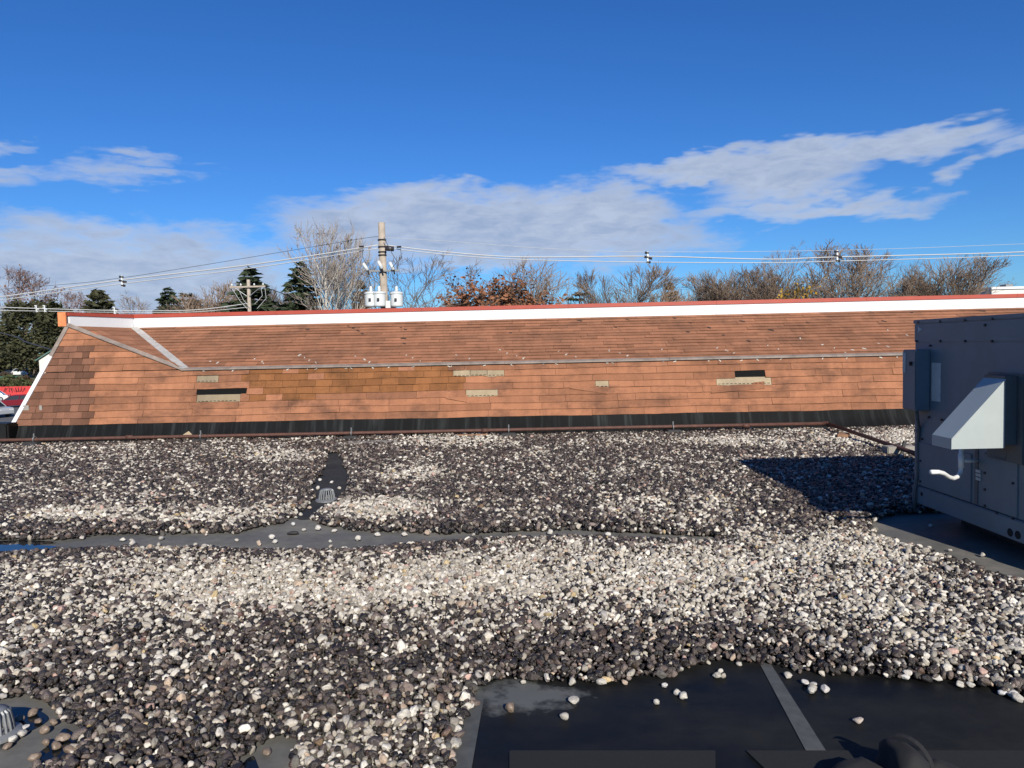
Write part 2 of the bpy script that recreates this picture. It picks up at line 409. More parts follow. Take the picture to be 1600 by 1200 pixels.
# ---- gravel lay-out (survey polygons of the bare membrane, turned into metres on the roof)
def poly(px): return [onz(x, y, 0.0).to_2d() for x, y in px]
P_channel = poly([(-120,850),(0,846),(100,845),(160,839),(250,837),(370,835),(440,819),(468,802),(492,782),(488,760),(505,742),(514,712),(528,708),(540,735),(543,752),(536,772),(526,784),(500,797),(482,810),(500,822),(545,831),(600,834),(700,837),(800,834),(900,831),(1000,836),(1100,841),(1140,848),(1080,851),(1000,846),(900,843),(800,845),(700,850),(640,854),(580,861),(500,863),(400,863),(300,859),(200,859),(100,863),(0,868),(-120,872)])
P_unit = poly([(1362,824),(1378,812),(1400,806),(1500,800),(1800,800),(1800,975),(1640,925),(1560,905),(1500,882),(1440,864),(1400,852),(1365,842)])
P_front = poly([(745,1077),(780,1069),(860,1071),(960,1069),(1040,1063),(1080,1051),(1130,1041),(1200,1041),(1240,1051),(1300,1063),(1400,1066),(1480,1071),(1540,1079),(1600,1096),(1850,1125),(1850,1420),(640,1420),(700,1205),(722,1160),(745,1110)])
P_bl1 = poly([(-90,1098),(40,1102),(78,1112),(112,1142),(120,1168),(98,1192),(60,1202),(20,1240),(-90,1240)])
P_bl2 = poly([(385,1192),(410,1173),(440,1159),(456,1166),(450,1186),(462,1218),(400,1222)])
BARE = [P_channel, P_unit, P_front, P_bl1, P_bl2]
def poly_dist(P, poly_):       # signed distance, negative inside
    x, y = P[:, 0], P[:, 1]; n = len(poly_); d2 = np.full(len(P), 1e9); ins = np.zeros(len(P), bool)
    for i in range(n):
        a, b = poly_[i], poly_[(i + 1) % n]
        ex, ey = b[0] - a[0], b[1] - a[1]; wx, wy = x - a[0], y - a[1]
        t = np.clip((wx * ex + wy * ey) / (ex * ex + ey * ey + 1e-12), 0, 1)
        d2 = np.minimum(d2, (wx - t * ex) ** 2 + (wy - t * ey) ** 2)
        if abs(ey) > 1e-12:
            c = ((a[1] > y) != (b[1] > y)) & (x < ex * (y - a[1]) / ey + a[0]); ins ^= c
    d = np.sqrt(d2); return np.where(ins, -d, d)
_vn = np.random.RandomState(3).rand(64, 64, 4)
def vnoise(x, y, s, ch=0):     # smooth value noise on the roof
    x = x * s + 31.7; y = y * s + 17.3; xi = np.floor(x).astype(int); yi = np.floor(y).astype(int)
    fx = x - xi; fy = y - yi; fx = fx * fx * (3 - 2 * fx); fy = fy * fy * (3 - 2 * fy); g_ = _vn[:, :, ch]
    A = lambda i, j: g_[i % 64, j % 64]
    return (A(xi, yi)*(1-fx) + A(xi+1, yi)*fx)*(1-fy) + (A(xi, yi+1)*(1-fx) + A(xi+1, yi+1)*fx)*fy

YAW = R(-1.5); WALL_Y = 13.3
MW = Matrix.Translation((0, WALL_Y, 0)) @ Matrix.Rotation(YAW, 4, 'Z')
MWI = MW.inverted()

# stone shapes, kept in a collection outside the scene
stone_col = bpy.data.collections.new('stone_shapes')
def stone_mesh(name, seed, sub, mat):
    rg = random.Random(seed); bm = bmesh.new(); bmesh.ops.create_icosphere(bm, subdivisions=sub, radius=1.0)
    ph = [(Vector((rg.gauss(0,1), rg.gauss(0,1), rg.gauss(0,1))).normalized(), rg.uniform(.58, .9)) for _ in range(13)]
    off = [rg.uniform(0, 6.3) for _ in range(6)]
    for v in bm.verts:
        p = v.co.copy(); r = 1.0
        for d, c in ph:        # soft facets
            k = p.dot(d)
            if k > c: r = min(r, 1 - .88 * (1 - c / k))
        r += .05 * math.sin(3 * p.x + off[0]) * math.sin(3.4 * p.y + off[1]) + .04 * math.sin(5 * p.z + off[2] + 2 * p.x)
        v.co = p * r
    me = bpy.data.meshes.new(name); bm.to_mesh(me); bm.free(); me.materials.append(MAT[mat])
    me.polygons.foreach_set('use_smooth', [True] * len(me.polygons)); return me
NSH = 8
for i in range(NSH):
    stone_col.objects.link(bpy.data.objects.new('stone_shape', stone_mesh('stone_shape', i, 3, 'stone_bed')))

# lighter, drier bands in the gravel; the negative one paints the unit's shadow darker (pixel ellipses of the photograph, as survey marks)
DRY_SHADE = [(560,905,360,46,.95),(430,935,230,45,.7),(900,890,260,45,.75),(1250,900,330,75,.8),(1500,990,280,60,.7),(250,803,240,15,1.0),(590,792,95,20,1.0),
       (640,738,80,12,.7),(420,712,120,12,.7),(60,800,80,12,.6),(1150,790,230,40,.6),(1180,690,160,9,.8),(1390,682,120,14,1.1),(720,690,120,10,.55),(120,905,200,35,.55),
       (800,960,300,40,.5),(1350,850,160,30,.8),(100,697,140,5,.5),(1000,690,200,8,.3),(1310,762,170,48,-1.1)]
rs = np.random.RandomState(11)
def scatter(y0, y1, step, zlift, seed, edge_in, keep=1.0):
    r_ = np.random.RandomState(seed); pts = []
    ys = np.arange(y0, y1, step * .87)
    for j, yy in enumerate(ys):
        half = .70 * max(yy, 2.0) * 1.0 + .75
        xs = np.arange(-half - .15, min(half, 9.0), step) + (step / 2 if j % 2 else 0)
        pts.append(np.stack([xs, np.full(len(xs), yy)], 1))
    P = np.concatenate(pts); P += r_.uniform(-.42, .42, P.shape) * step
    P = P[r_.rand(len(P)) < keep]
    d = np.full(len(P), 9.0)
    for b in BARE: d = np.minimum(d, poly_dist(P, b))
    wob = .05 * (vnoise(P[:,0], P[:,1], 3.1) - .5) + .05 * (vnoise(P[:,0], P[:,1], 9.0, 1) - .5)
    d = d + wob
    wall = (WALL_Y + P[:,0] * math.tan(YAW)) - .09 - P[:,1]
    d = np.minimum(d, wall + .02)
    # not under the rooftop unit
    un = (P[:,0] > 3.72) & (P[:,1] > 4.85) & (P[:,1] < 6.6)
    ok = (d > edge_in) & ~un
    P, d, wall = P[ok], d[ok], wall[ok]
    bed = np.clip(d / .16, 0, 1) ** .7 * (.030 + .022 * vnoise(P[:,0], P[:,1], 1.1, 2)) + .012 * vnoise(P[:,0], P[:,1], 3.7, 3) * np.clip(d / .2, 0, 1)
    drift = .085 * np.exp(-((wall - .02) / .16) ** 2) * np.clip(2.4 * vnoise(P[:,0], P[:,1], .9, 1) - .55, 0, 1)
    z = (bed + drift) * zlift + .010
    return P, z, d
layers = []
layers.append(scatter(2.3, 6.2, .0232, 1.0, 1, .012, .88) + (.0136,))
layers.append(scatter(2.3, 6.2, .040, .45, 2, .02, .9) + (.0175,))
layers.append(scatter(6.2, 9.4, .0315, 1.0, 3, .012, .88) + (.0178,))
layers.append(scatter(6.2, 9.4, .052, .45, 5, .02) + (.0195,))
layers.append(scatter(9.4, 13.4, .0375, 1.0, 4, .012) + (.0205,))
P = np.concatenate([l[0] for l in layers]); Z = np.concatenate([l[1] for l in layers]); DE = np.concatenate([l[2] for l in layers])
RAD = np.concatenate([np.full(len(l[0]), l[3]) for l in layers])
N = len(P); print('stones', N)
size = RAD * np.exp(rs.normal(-.06, .36, N)); big = rs.rand(N) < .012; size[big] *= rs.uniform(1.2, 1.5, big.sum()); size = np.minimum(size, .030)
SCL = np.stack([size * rs.uniform(.95, 1.4, N), size * rs.uniform(.8, 1.1, N), size * rs.uniform(.55, .9, N)], 1)
ROT = np.stack([rs.normal(0, .6, N), rs.normal(0, .6, N), rs.uniform(0, 6.283, N)], 1)
Z = Z + SCL[:, 2] * .35 + np.where(RAD < .0155, rs.uniform(-.007, .010, N), rs.uniform(-.006, .009, N))
px, py = proj(np.stack([P[:,0], P[:,1], Z], 1))
dry_shade = np.zeros(N)
for (cx, cy, rx, ry, s) in DRY_SHADE:
    dry_shade += s * np.clip(1.25 - ((px - cx) / rx) ** 2 - ((py - cy) / ry) ** 2, 0, 1)
wet_shade = np.clip(.84 - .62 * dry_shade + .55 * (vnoise(P[:,0], P[:,1], 1.3, 0) - .5) + .35 * (vnoise(P[:,0], P[:,1], 4.5, 1) - .5) - .10 * (py > 850) + .12 * np.clip((py - 960) / 120, 0, 1) * np.clip((900 - px) / 500, 0, 1) + .08 * (py < 830), 0.02, .94)
wet_shade = np.where(DE < .10, np.maximum(wet_shade, .55), wet_shade)
wet_shade = np.where((px > 1150) & (px < 1440) & (py > 715) & (py < 805), np.maximum(wet_shade, .8), wet_shade)  # stones inside the unit's cast shadow get the shade painted into their tone
wet_or_shaded = rs.rand(N) < wet_shade
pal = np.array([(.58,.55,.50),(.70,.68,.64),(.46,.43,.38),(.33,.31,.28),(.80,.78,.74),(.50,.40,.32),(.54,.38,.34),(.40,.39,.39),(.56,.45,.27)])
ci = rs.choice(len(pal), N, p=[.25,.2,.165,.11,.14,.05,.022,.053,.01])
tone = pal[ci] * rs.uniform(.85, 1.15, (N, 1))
dark = np.where(wet_or_shaded, np.exp(rs.uniform(math.log(.02), math.log(.33), N)), rs.uniform(.72, 1.08, N))
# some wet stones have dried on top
half_dry = wet_or_shaded & (rs.rand(N) < .10); dark[half_dry] = rs.uniform(.5, 1.0, half_dry.sum())
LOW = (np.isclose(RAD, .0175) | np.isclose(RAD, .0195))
dark[LOW] *= .22                # buried layer coloured dark to paint the shade between the stones
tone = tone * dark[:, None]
tone *= np.array([1.0, .955, .87]) * .80; tone[wet_or_shaded & ~half_dry] *= np.array([1.12, .95, .93])
wetf = np.where(wet_or_shaded & ~half_dry, 1.0, 0.0) * rs.uniform(.5, 1, N)

def stone_group():
    ng = bpy.data.node_groups.new('gravel_scatter', 'GeometryNodeTree')
    ng.interface.new_socket('Geometry', in_out='INPUT', socket_type='NodeSocketGeometry')
    ng.interface.new_socket('Geometry', in_out='OUTPUT', socket_type='NodeSocketGeometry')
    gi = ng.nodes.new('NodeGroupInput'); go = ng.nodes.new('NodeGroupOutput')
    ci_ = ng.nodes.new('GeometryNodeCollectionInfo'); ci_.inputs['Collection'].default_value = stone_col
    ci_.inputs['Separate Children'].default_value = True; ci_.inputs['Reset Children'].default_value = True
    ip = ng.nodes.new('GeometryNodeInstanceOnPoints'); ip.inputs['Pick Instance'].default_value = True
    def named(nm, t):
        a = ng.nodes.new('GeometryNodeInputNamedAttribute'); a.data_type = t; a.inputs['Name'].default_value = nm
        return [o for o in a.outputs if o.enabled and o.name == 'Attribute'][0]
    ng.links.new(gi.outputs[0], ip.inputs['Points']); ng.links.new(ci_.outputs[0], ip.inputs['Instance'])
    ng.links.new(named('shape', 'INT'), ip.inputs['Instance Index'])
    e2r = ng.nodes.new('FunctionNodeEulerToRotation'); ng.links.new(named('spin', 'FLOAT_VECTOR'), e2r.inputs[0])
    ng.links.new(e2r.outputs[0], ip.inputs['Rotation']); ng.links.new(named('size', 'FLOAT_VECTOR'), ip.inputs['Scale'])
    ng.links.new(ip.outputs[0], go.inputs[0]); return ng
NG = stone_group()
def gravel(name, sel, label):
    me = bpy.data.meshes.new(name); n = int(sel.sum()); me.vertices.add(n)
    me.vertices.foreach_set('co', np.stack([P[sel,0], P[sel,1], Z[sel]], 1).astype(np.float32).ravel())
    def at_(nm, t, dat, key):
        a = me.attributes.new(nm, t, 'POINT'); a.data.foreach_set(key, dat.ravel())
    at_('shape', 'INT', rs.randint(0, NSH, n).astype(np.int32), 'value')
    at_('spin', 'FLOAT_VECTOR', ROT[sel].astype(np.float32), 'vector'); at_('size', 'FLOAT_VECTOR', SCL[sel].astype(np.float32), 'vector')
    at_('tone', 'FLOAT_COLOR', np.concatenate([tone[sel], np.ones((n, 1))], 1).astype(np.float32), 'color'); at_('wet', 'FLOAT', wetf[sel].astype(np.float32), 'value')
    o = link(name, me); md = o.modifiers.new('scatter', 'NODES'); md.node_group = NG
    tag(o, label, 'gravel', kind='stuff'); return o
far = P[:,1] > np.interp(P[:,0], [-8, -3.2, 2.0, 3.3, 9], [6.25, 6.2, 6.35, 6.6, 6.7])
left = px < 512
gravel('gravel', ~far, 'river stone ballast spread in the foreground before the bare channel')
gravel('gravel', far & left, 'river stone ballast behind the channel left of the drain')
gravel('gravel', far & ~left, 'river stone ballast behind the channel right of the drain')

# ---- black sheet, tapes, puddles, dust on the roof
def flat(name, mat, pts2, z, label=None, cat=None, kind=None, thick=0.0):
    b = MB(); n = len(pts2)
    b.add([(p[0], p[1], z) for p in pts2], [tuple(range(n))])
    if thick:
        b = MB().prism([(p[0], p[1], z - thick) for p in pts2], (0, 0, thick))
    o = b.build(name, mat); tag(o, label, cat, kind=kind); return o
def smooth(pts, n=5):
    out = []; m = len(pts)
    for i in range(m):
        p0, p1, p2, p3 = (Vector(pts[(i + k) % m]) for k in (-1, 0, 1, 2))
        for j in range(n):
            t = j / n; out.append(.5 * ((2*p1) + (p2 - p0)*t + (2*p0 - 5*p1 + 4*p2 - p3)*t*t + (-p0 + 3*p1 - 3*p2 + p3)*t**3))
    return out
def grow_poly(p, k):
    c = sum((Vector(q) for q in p), Vector((0, 0))) / len(p); return [c + (Vector(q) - c) * k for q in p]
sheet_px = [(752,1035),(1700,1005),(1950,1120),(1950,1420),(700,1420),(728,1200)]
flat('black_membrane_sheet', 'sheet', poly(sheet_px), .004, kind='structure')
flat('seam_tape', 'tape', [onz(x, y, .008).to_2d() for x, y in [(1186,1035),(1203,1035),(1294,1178),(1262,1178)]], .008, 'pale grey seam tape crossing the black membrane sheet', 'tape')
flat('seam_tape', 'tape', [onz(x, y, .008).to_2d() for x, y in [(728,1085),(757,1085),(730,1240),(690,1240)]], .008, 'grey membrane tape along the left edge of the black sheet', 'tape')

# dust settled on part of the black sheet
def dust_on_sheet():
    m = MAT['sheet']; nt = m.node_tree; b = nt.nodes['Principled BSDF']
    src = b.inputs['Base Color'].links[0].from_socket
    gpos = nt.nodes.new('ShaderNodeNewGeometry'); c = onz(815, 1088, 0)
    mp = nt.nodes.new('ShaderNodeMapping'); mp.vector_type = 'POINT'; mp.inputs['Location'].default_value = (-c.x / .34, -c.y / .17, 0)
    mp.inputs['Scale'].default_value = (1 / .34, 1 / .17, 0)
    nt.links.new(gpos.outputs['Position'], mp.inputs[0])
    ln = nt.nodes.new('ShaderNodeVectorMath'); ln.operation = 'LENGTH'; nt.links.new(mp.outputs[0], ln.inputs[0])
    nz = nodes_noise(nt, 7, 6, .65, 'Geometry')
    a = nt.nodes.new('ShaderNodeMath'); a.operation = 'MULTIPLY_ADD'; nt.links.new(nz, a.inputs[0]); a.inputs[1].default_value = 2.6
    s = nt.nodes.new('ShaderNodeMath'); s.operation = 'MULTIPLY'; nt.links.new(ln.outputs['Value'], s.inputs[0]); s.inputs[1].default_value = -1
    nt.links.new(s.outputs[0], a.inputs[2])
    f = ramp(nt, a.outputs[0], [(.35, (0, 0, 0)), (.85, (.8, .8, .8))])
    nt.links.new(mixc(nt, f, src, (.115, .12, .115)), b.inputs['Base Color'])
dust_on_sheet()
flat('damp_membrane', 'damp', smooth(poly([(470,782),(478,758),(494,738),(504,704),(540,702),(556,732),(558,756),(548,776),(530,792),(504,803),(482,812),(462,808)])), .003, kind='structure')
flat('puddle', 'puddle', smooth(poly([(-130,851),(-40,849),(20,845),(70,846),(88,849),(60,852),(92,855),(70,859),(20,862),(-40,866),(-130,868)])), .005, kind='structure')
flat('puddle', 'puddle', smooth(poly([(-80,1106),(10,1106),(50,1108),(75,1122),(66,1134),(40,1148),(8,1170),(-80,1180)])), .005, kind='structure')
flat('puddle', 'puddle', smooth(poly([(100,1140),(116,1150),(118,1170),(96,1188),(70,1196),(60,1180),(84,1160)])), .005, kind='structure')
flat('puddle', 'puddle', smooth(poly([(380,1196),(395,1183),(402,1196),(410,1222),(388,1224)])), .005, kind='structure')

# ------------------------------------------------------------------ the shingled mansard parapet
WY0, WB = .10, .25             # wall plane in local metres: Y = WY0 + WB * Z
def wallY(z): return WY0 + WB * z
def wall_at(px, py):           # pixel -> local point on the wall plane
    o = MWI @ EYE; d = MWI.to_3x3() @ ray(px, py)
    t = (WY0 + WB * o.z - o.y) / (d.y - WB * d.z); return o + d * t
def local_at(px, py, Y):
    o = MWI @ EYE; d = MWI.to_3x3() @ ray(px, py); return o + d * ((Y - o.y) / d.y)
A = wall_at(22, 662); B = wall_at(107, 509); Cp = wall_at(287, 575.5)
ZE = wall_at(850, 566).z       # eave height
Cp = Vector((Cp.x, wallY(ZE), ZE))
YC = wallY(ZE) + 1.63
V = local_at(209, 512, YC); ZC = V.z
print('A', A, 'B', B, 'C', Cp, 'V', V, 'right coping z', local_at(1590, 483, YC).z, 'eave r', wall_at(1400, 553.5).z, 'bottom', wall_at(300, 660).z, wall_at(850, 650).z, wall_at(1400, 639).z)
ZB = .5 * (wall_at(850, 650).z + wall_at(300, 660).z)
XR = 11.0
man = empty('mansard_parapet'); man.matrix_world = MW
tag(man, 'long mansard parapet clad in terracotta shingles with white coping', 'parapet')
core = MB()
sec = [(wallY(0), 0.0), (wallY(ZE), ZE), (YC, ZC), (YC + .3, ZC), (YC + 1.3, GZ), (wallY(0) + .05, GZ)]
core.prism([(Cp.x, y, z) for y, z in sec], (XR - Cp.x, 0, 0))
A0 = Vector((A.x - .02, wallY(0), 0.0))
Bb = Vector((B.x, YC + .3, ZC)); Ab = Vector((A0.x, YC + 1.3, GZ)); C0 = Vector((Cp.x, wallY(0), 0)); Cg = Vector((Cp.x, wallY(0) + .05, GZ)); Ag = Vector((A0.x, wallY(0) + .05, GZ))
Vb = Vector((V.x, YC + .3, ZC))
pts = [A0, C0, Cp, B, V, Vb, Bb, Ab, Ag, Cg, Vector((Cp.x, YC + 1.3, GZ)), Vector((Cp.x, YC + .3, ZC)), Vector((Cp.x, YC, ZC))]
core.add(pts, [(0,1,2,3), (3,2,4), (3,4,5,6), (0,3,6,7,8), (8,9,1,0), (4,12,11,5), (6,5,11,10,7), (2,12,4)])
core.build('wall_core', 'felt', man)

rgs = random.Random(21)
USLOPE = Vector((0, WB, 1)).normalized(); WN = Vector((0, -1, WB)).normalized()
def wave(x, z): return .006 * math.sin(.8 * x + 9 * z) * min(1, max(0, (z - ZB) * 8)) + .0035 * math.sin(1.9 * x + 4 * z) + .003 * math.sin(4.7 * x - 7 * z + 1)
def shingle(x0b, x1b, x0t, x1t, zb, zt, mat, name='shingle', tilt=0.0, out=.009, inn=.002, drop=0.0, curl=0.0, label=None):
    nseg = 5 if x1b - x0b > .5 else 3
    b = MB(); vs = []; jj = .0022 if mat != 'sh_bare' else .011; jit = [rgs.uniform(-jj, jj) for _ in range(nseg + 1)]
    lift = rgs.uniform(.007, .015) if zb > ZB + .01 else .004
    for k in range(nseg + 1):
        t = k / nseg; xb = x0b + (x1b - x0b) * t; xt = x0t + (x1t - x0t) * t
        zz = zb + wave(xb, zb) + jit[k] - drop + tilt * (t - .5) * (x1b - x0b); zu = zt + (tilt * (t - .5) * (x1b - x0b)) - drop
        ob = out + lift + curl * (2 * t - 1) ** 2
        pb = Vector((xb, wallY(zz), zz)); pt = Vector((xt, wallY(zu), zu))
        vs += [pb + WN * ob, pb + WN * (ob - .006), pt + WN * inn, pt + WN * (inn - .003)]
    fs = []
    for k in range(nseg):
        o, q = 4 * k, 4 * (k + 1)
        fs += [(o, q, q + 2, o + 2), (o + 1, o + 3, q + 3, q + 1), (o, o + 1, q + 1, q)]
    fs += [(0, 2, 3, 1), (4*nseg, 4*nseg+1, 4*nseg+3, 4*nseg+2)]
    b.add(vs, fs); o = b.build(name, mat, man)
    if label: o['label'] = label
    if mat == 'sh_bare':
        xx = x0b + .02
        while xx < x1b - .05:
            z_ = zb + .012; pz = Vector((xx, wallY(z_), z_)) + WN * (out + lift + .0015); qz = pz + Vector((.045, 0, 0)); uz = USLOPE * .009
            DASH.add([pz, qz, qz + uz, pz + uz, pz - WN * .006, qz - WN * .006, qz + uz - WN * .006, pz + uz - WN * .006], [(0,1,2,3),(0,4,5,1),(1,5,6,2),(2,6,7,3),(3,7,4,0)]); xx += .075
    return o
DASH = MB()
EXP = .127 * USLOPE.z
NROW = int(math.ceil((B.z - ZB) / EXP))
def left_x(z): return A.x + (B.x - A.x) * (z - A.z) / (B.z - A.z)
def right_x(z): return XR if z <= ZE else Cp.x + (B.x - Cp.x) * (z - ZE) / (B.z - ZE)
def pxs(x, z):                 # photograph pixel of a wall point (to choose the kind of shingle)
    q = MW @ Vector((x, wallY(z), z)); a, b = proj([q]); return float(a[0]), float(b[0])
# damage, as pixel survey: (row counted from the bottom, first px, last px, what)
DAMAGE = {}
def dmg(yc, xa, xb, what):
    # find the row whose middle lies nearest the pixel row yc
    best = min(range(NROW), key=lambda r: abs(pxs(wall_at((xa + xb) / 2, yc).x, ZB + (r + .5) * EXP)[1] - yc))
    zz = ZB + (best + .5) * EXP
    DAMAGE.setdefault(best, []).append((wall_at(xa, yc).x, wall_at(xb, yc).x, what)); return best
for d in [(588, 308, 342, 'bare'), (609, 308, 386, 'hole'), (620, 308, 376, 'bare'), (582, 708, 788, 'bare3'), (613, 728, 778, 'bare'),
          (583, 1148, 1195, 'hole'), (595, 1119, 1205, 'bare'), (598, 930, 951, 'bare')]:
    r_ = dmg(*d); print('damage', d, r_)
count = 0
for r in range(NROW):
    zb = ZB + r * EXP; zt = min(zb + EXP + .02, B.z - .005)
    zm = zb + EXP / 2
    top_clip = min(zt, ZE - .004) if zb < ZE else zt
    xl = left_x(zb + .02) + .03
    if zb < ZE <= zb + EXP: xr = right_x(zb + EXP)   # the row that meets the eave stops at it
    xr = right_x(zb) if zb >= ZE or zb + EXP < ZE + .05 else XR
    if xr - xl < .1: continue
    x = xl; off = (r % 2) * .47 + rgs.uniform(-.03, .03); first = True
    cuts = sorted(DAMAGE.get(r, []))
    while x < xr - .02:
        pxx, pyy = pxs(x, zm)
        limit_dark = 148 if r % 2 else 140
        dark_zone = pxx < limit_dark - 4 and zm < ZB + 12.0 * EXP
        tab_zone = 376 < pxx < (715 if zm > ZE - 3.6 * EXP else 480 if zm > ZE - 4.7 * EXP else 0) and zm < ZE
        if dark_zone:
            ln = rgs.choice([.16, .2, .26, .33]); ex = wall_at(limit_dark, pyy).x
            if x + ln > ex - .1: ln = ex - x
            mt = 'sh_dark'
        elif tab_zone:
            ln = .312 * (.5 if (r % 2 and first) else 1); mt = 'sh_brown'
            if rgs.random() < .12: mt = 'sh_orange'
        else:
            ln = .937 + rgs.uniform(-.02, .02)
            if first or (rgs.random() < .1): ln *= rgs.choice([.35, .5, .65])
            mt = 'sh_orange'
            if 1375 < pxx < 1400 and abs(r - 4) < .5: mt = 'sh_brown'; ln = .5
            if pxx < 376 < pxs(x + ln, zm)[0] and zm < ZE and zm > ZE - 4.7 * EXP: ln = wall_at(378 + 12 * (r % 2), pyy).x - x
        first = False
        x1 = min(x + max(ln, .06), xr)
        if xr - x1 < .12: x1 = xr
        nxt = x1
        skip = None
        for (ca, cb, w) in cuts:
            if ca - .02 <= x < cb - .02: skip = (ca, cb, w)
            elif x < ca < x1: x1 = nxt = ca
        if skip:
            ca, cb, w = skip; nxt = cb
            if w == 'bare':
                shingle(x + .004, cb - .004, x + .004, cb - .004, zb, zt, 'sh_bare', out=.006, inn=-.001, label='bare felt strip where the shingle has torn off'); count += 1
            elif w == 'bare3':
                st = (cb - x) / 3
                for k in range(3):
                    shingle(x + k*st + .004, x + (k+1)*st - .004, x + k*st + .004, x + (k+1)*st - .004, zb + .01*(k % 2), zt, 'sh_bare', out=.009, label='pale replacement tab with worn granules'); count += 1
            x = nxt; continue
        if ZE - zb < EXP * .75 and zb < ZE: mt = 'sh_eave'
        elif ZE - zb < EXP * 1.8 and zb < ZE and pxx > 300 and rgs.random() < .38 and mt == 'sh_orange': mt = 'sh_stain'
        elif pxx > 300 and rgs.random() < .05 and mt == 'sh_orange': mt = 'sh_stain'
        g_ = .0022
        x0t, x1t = x + g_, x1 - g_
        if x <= xl + 1e-6: x0t = left_x(zt) + .03
        if x1 >= xr - 1e-6 and zb >= ZE: x1b, x1t = right_x(zb), right_x(zt)
        else: x1b = x1 - g_
        tilt = rgs.gauss(0, .0022); drop = 0.0; curl = rgs.choice([0, 0, 0, .004, .007])
        if top_clip > zb + .03:
            shingle(x + g_, x1b, x0t, max(x1t, x0t + .01), zb, top_clip, mt, tilt=tilt, curl=curl, out=.009 if mt != 'sh_dark' else .012); count += 1
        x = nxt
# slipped shingles hanging askew below the damage
def slipped(pxa, pya, pxb, pyb, mat='sh_orange'):
    a, b = wall_at(pxa, pya), wall_at(pxb, pyb)
    sl = (b.z - a.z) / (b.x - a.x); zc = (a.z + b.z) / 2
    shingle(a.x, b.x, a.x + .01, b.x + .01, zc - EXP, zc, mat, tilt=sl, out=.017, inn=.013, label='slipped shingle hanging askew'); 
slipped(890, 597, 949, 606); slipped(1110, 604, 1193, 596); slipped(697, 612, 730, 618); slipped(301, 627, 318, 640, 'sh_orange')
tag(DASH.build('adhesive_dashes', 'felt', man), kind='stuff'); print('shingles', count)

# upper slope, triangle slope: real overlapping courses, one joined part
SL = Vector((0, YC - wallY(ZE), ZC - ZE)); SLEN = SL.length; SU = SL.normalized(); SN = Vector((0, -SU.z, SU.y))
up = MB()
def course_piece(b, p0b, p1b, p0t, p1t, nrm, th=.011, inn=.002):
    vs = [p0b + nrm*th, p1b + nrm*th, p1t + nrm*inn, p0t + nrm*inn, p0b + nrm*(th-.007), p1b + nrm*(th-.007), p1t + nrm*(inn-.004), p0t + nrm*(inn-.004)]
    b.add(vs, [(0,1,2,3), (4,7,6,5), (0,4,5,1), (1,5,6,2), (3,2,6,7), (0,3,7,4)])
NC = 15; dS = SLEN / NC
for r in range(NC):
    s0, s1 = r * dS, min((r + 1) * dS + .03, SLEN - .004)
    t0, t1 = s0 / SLEN, s1 / SLEN
    xl0 = Cp.x + (V.x - Cp.x) * t0 + .05; xl1 = Cp.x + (V.x - Cp.x) * t1 + .05
    x = xl0; first = True
    while x < XR - .01:
        ln = rgs.choice([.937, .937, .92, .31, .62]) if not first else rgs.uniform(.2, .9)
        x1 = min(XR, x + ln); jb = rgs.uniform(-.004, .004); tl = rgs.uniform(-.003, .003)
        base = Vector((0, wallY(ZE), ZE))
        f = lambda xx, s: base + SU * s + Vector((xx, 0, 0))
        course_piece(up, f(x + .002, s0 + jb), f(x1 - .002, s0 + jb + tl), f(xl1 if first else x + .002, s1), f(x1 - .002, s1), SN, th=.017 + rgs.uniform(0, .009))
        first = False; x = x1
    # triangle slope between hip and valley
tn = (Cp - B).cross(V - B).normalized()
if tn.z < 0: tn = -tn
for r in range(9):
    t0 = 1 - (r / 9) ; t1 = max(0.0, 1 - (r + 1.25) / 9)
    a0, b0 = B.lerp(Cp, t0), V.lerp(Cp, t0); a1, b1 = B.lerp(Cp, t1), V.lerp(Cp, t1)
    n = 1 + r // 3
    for k in range(n):
        course_piece(up, a0.lerp(b0, k / n), a0.lerp(b0, (k+1) / n), a1.lerp(b1, k / n), a1.lerp(b1, (k+1) / n), tn)
o = up.build('upper_shingles', 'sh_upper', man); tag(o, kind='stuff')

# white flecks above the eave, dark tar marks higher up
fl = MB(); tm = MB()
def upper_pt(px, py):
    o = MWI @ EYE; d = MWI.to_3x3() @ ray(px, py); base = Vector((0, wallY(ZE), ZE)); t = (base - o).dot(SN) / d.dot(SN); return o + d * t
def mark(b, c, w, h, ang, n=SN, u=SU):
    X_ = Vector((1, 0, 0)); a = math.cos(ang); s = math.sin(ang)
    e1 = (X_ * a + u * s) * w / 2; e2 = (-X_ * s + u * a) * h / 2; c = c + n * .022
    k = rgs.uniform(.5, .9)
    b.add([c - e1 - e2, c + e1 - e2*k, c + e1*k + e2, c - e1*.9 + e2*k, c - e1 - e2 - n*.012, c + e1 - e2*k - n*.012, c + e1*k + e2 - n*.012, c - e1*.9 + e2*k - n*.012], [(0,1,2,3), (0,4,5,1), (1,5,6,2), (2,6,7,3), (3,7,4,0)])
fleck_px = [(397,562),(407,566),(414,569),(468,556),(476,560),(486,564),(494,568),(556,558),(567,563),(575,567),(633,556),(644,560),(655,565),(714,556),(736,562),(782,548),(793,553),(805,557),(816,561),(873,550),(885,555),(897,559),(953,549),(966,553),(980,557),(1035,547),(1119,545),(1134,549),(1149,553),(1201,541),(1218,547),(1251,530),(1287,540),(1303,545),(1331,548),(1372,538),(1388,543),(1414,525),(1385,517),(330,566),(340,568),(1352,546),(1319,552)]
for (x, y) in fleck_px:
    mark(fl, upper_pt(x + rgs.uniform(-3, 3), y), .055 * rgs.uniform(.6, 1.5), .022 * rgs.uniform(.6, 1.4), rgs.choice([-.9, -.7, .8, 1.0, 1.2]) + rgs.uniform(-.2, .2))
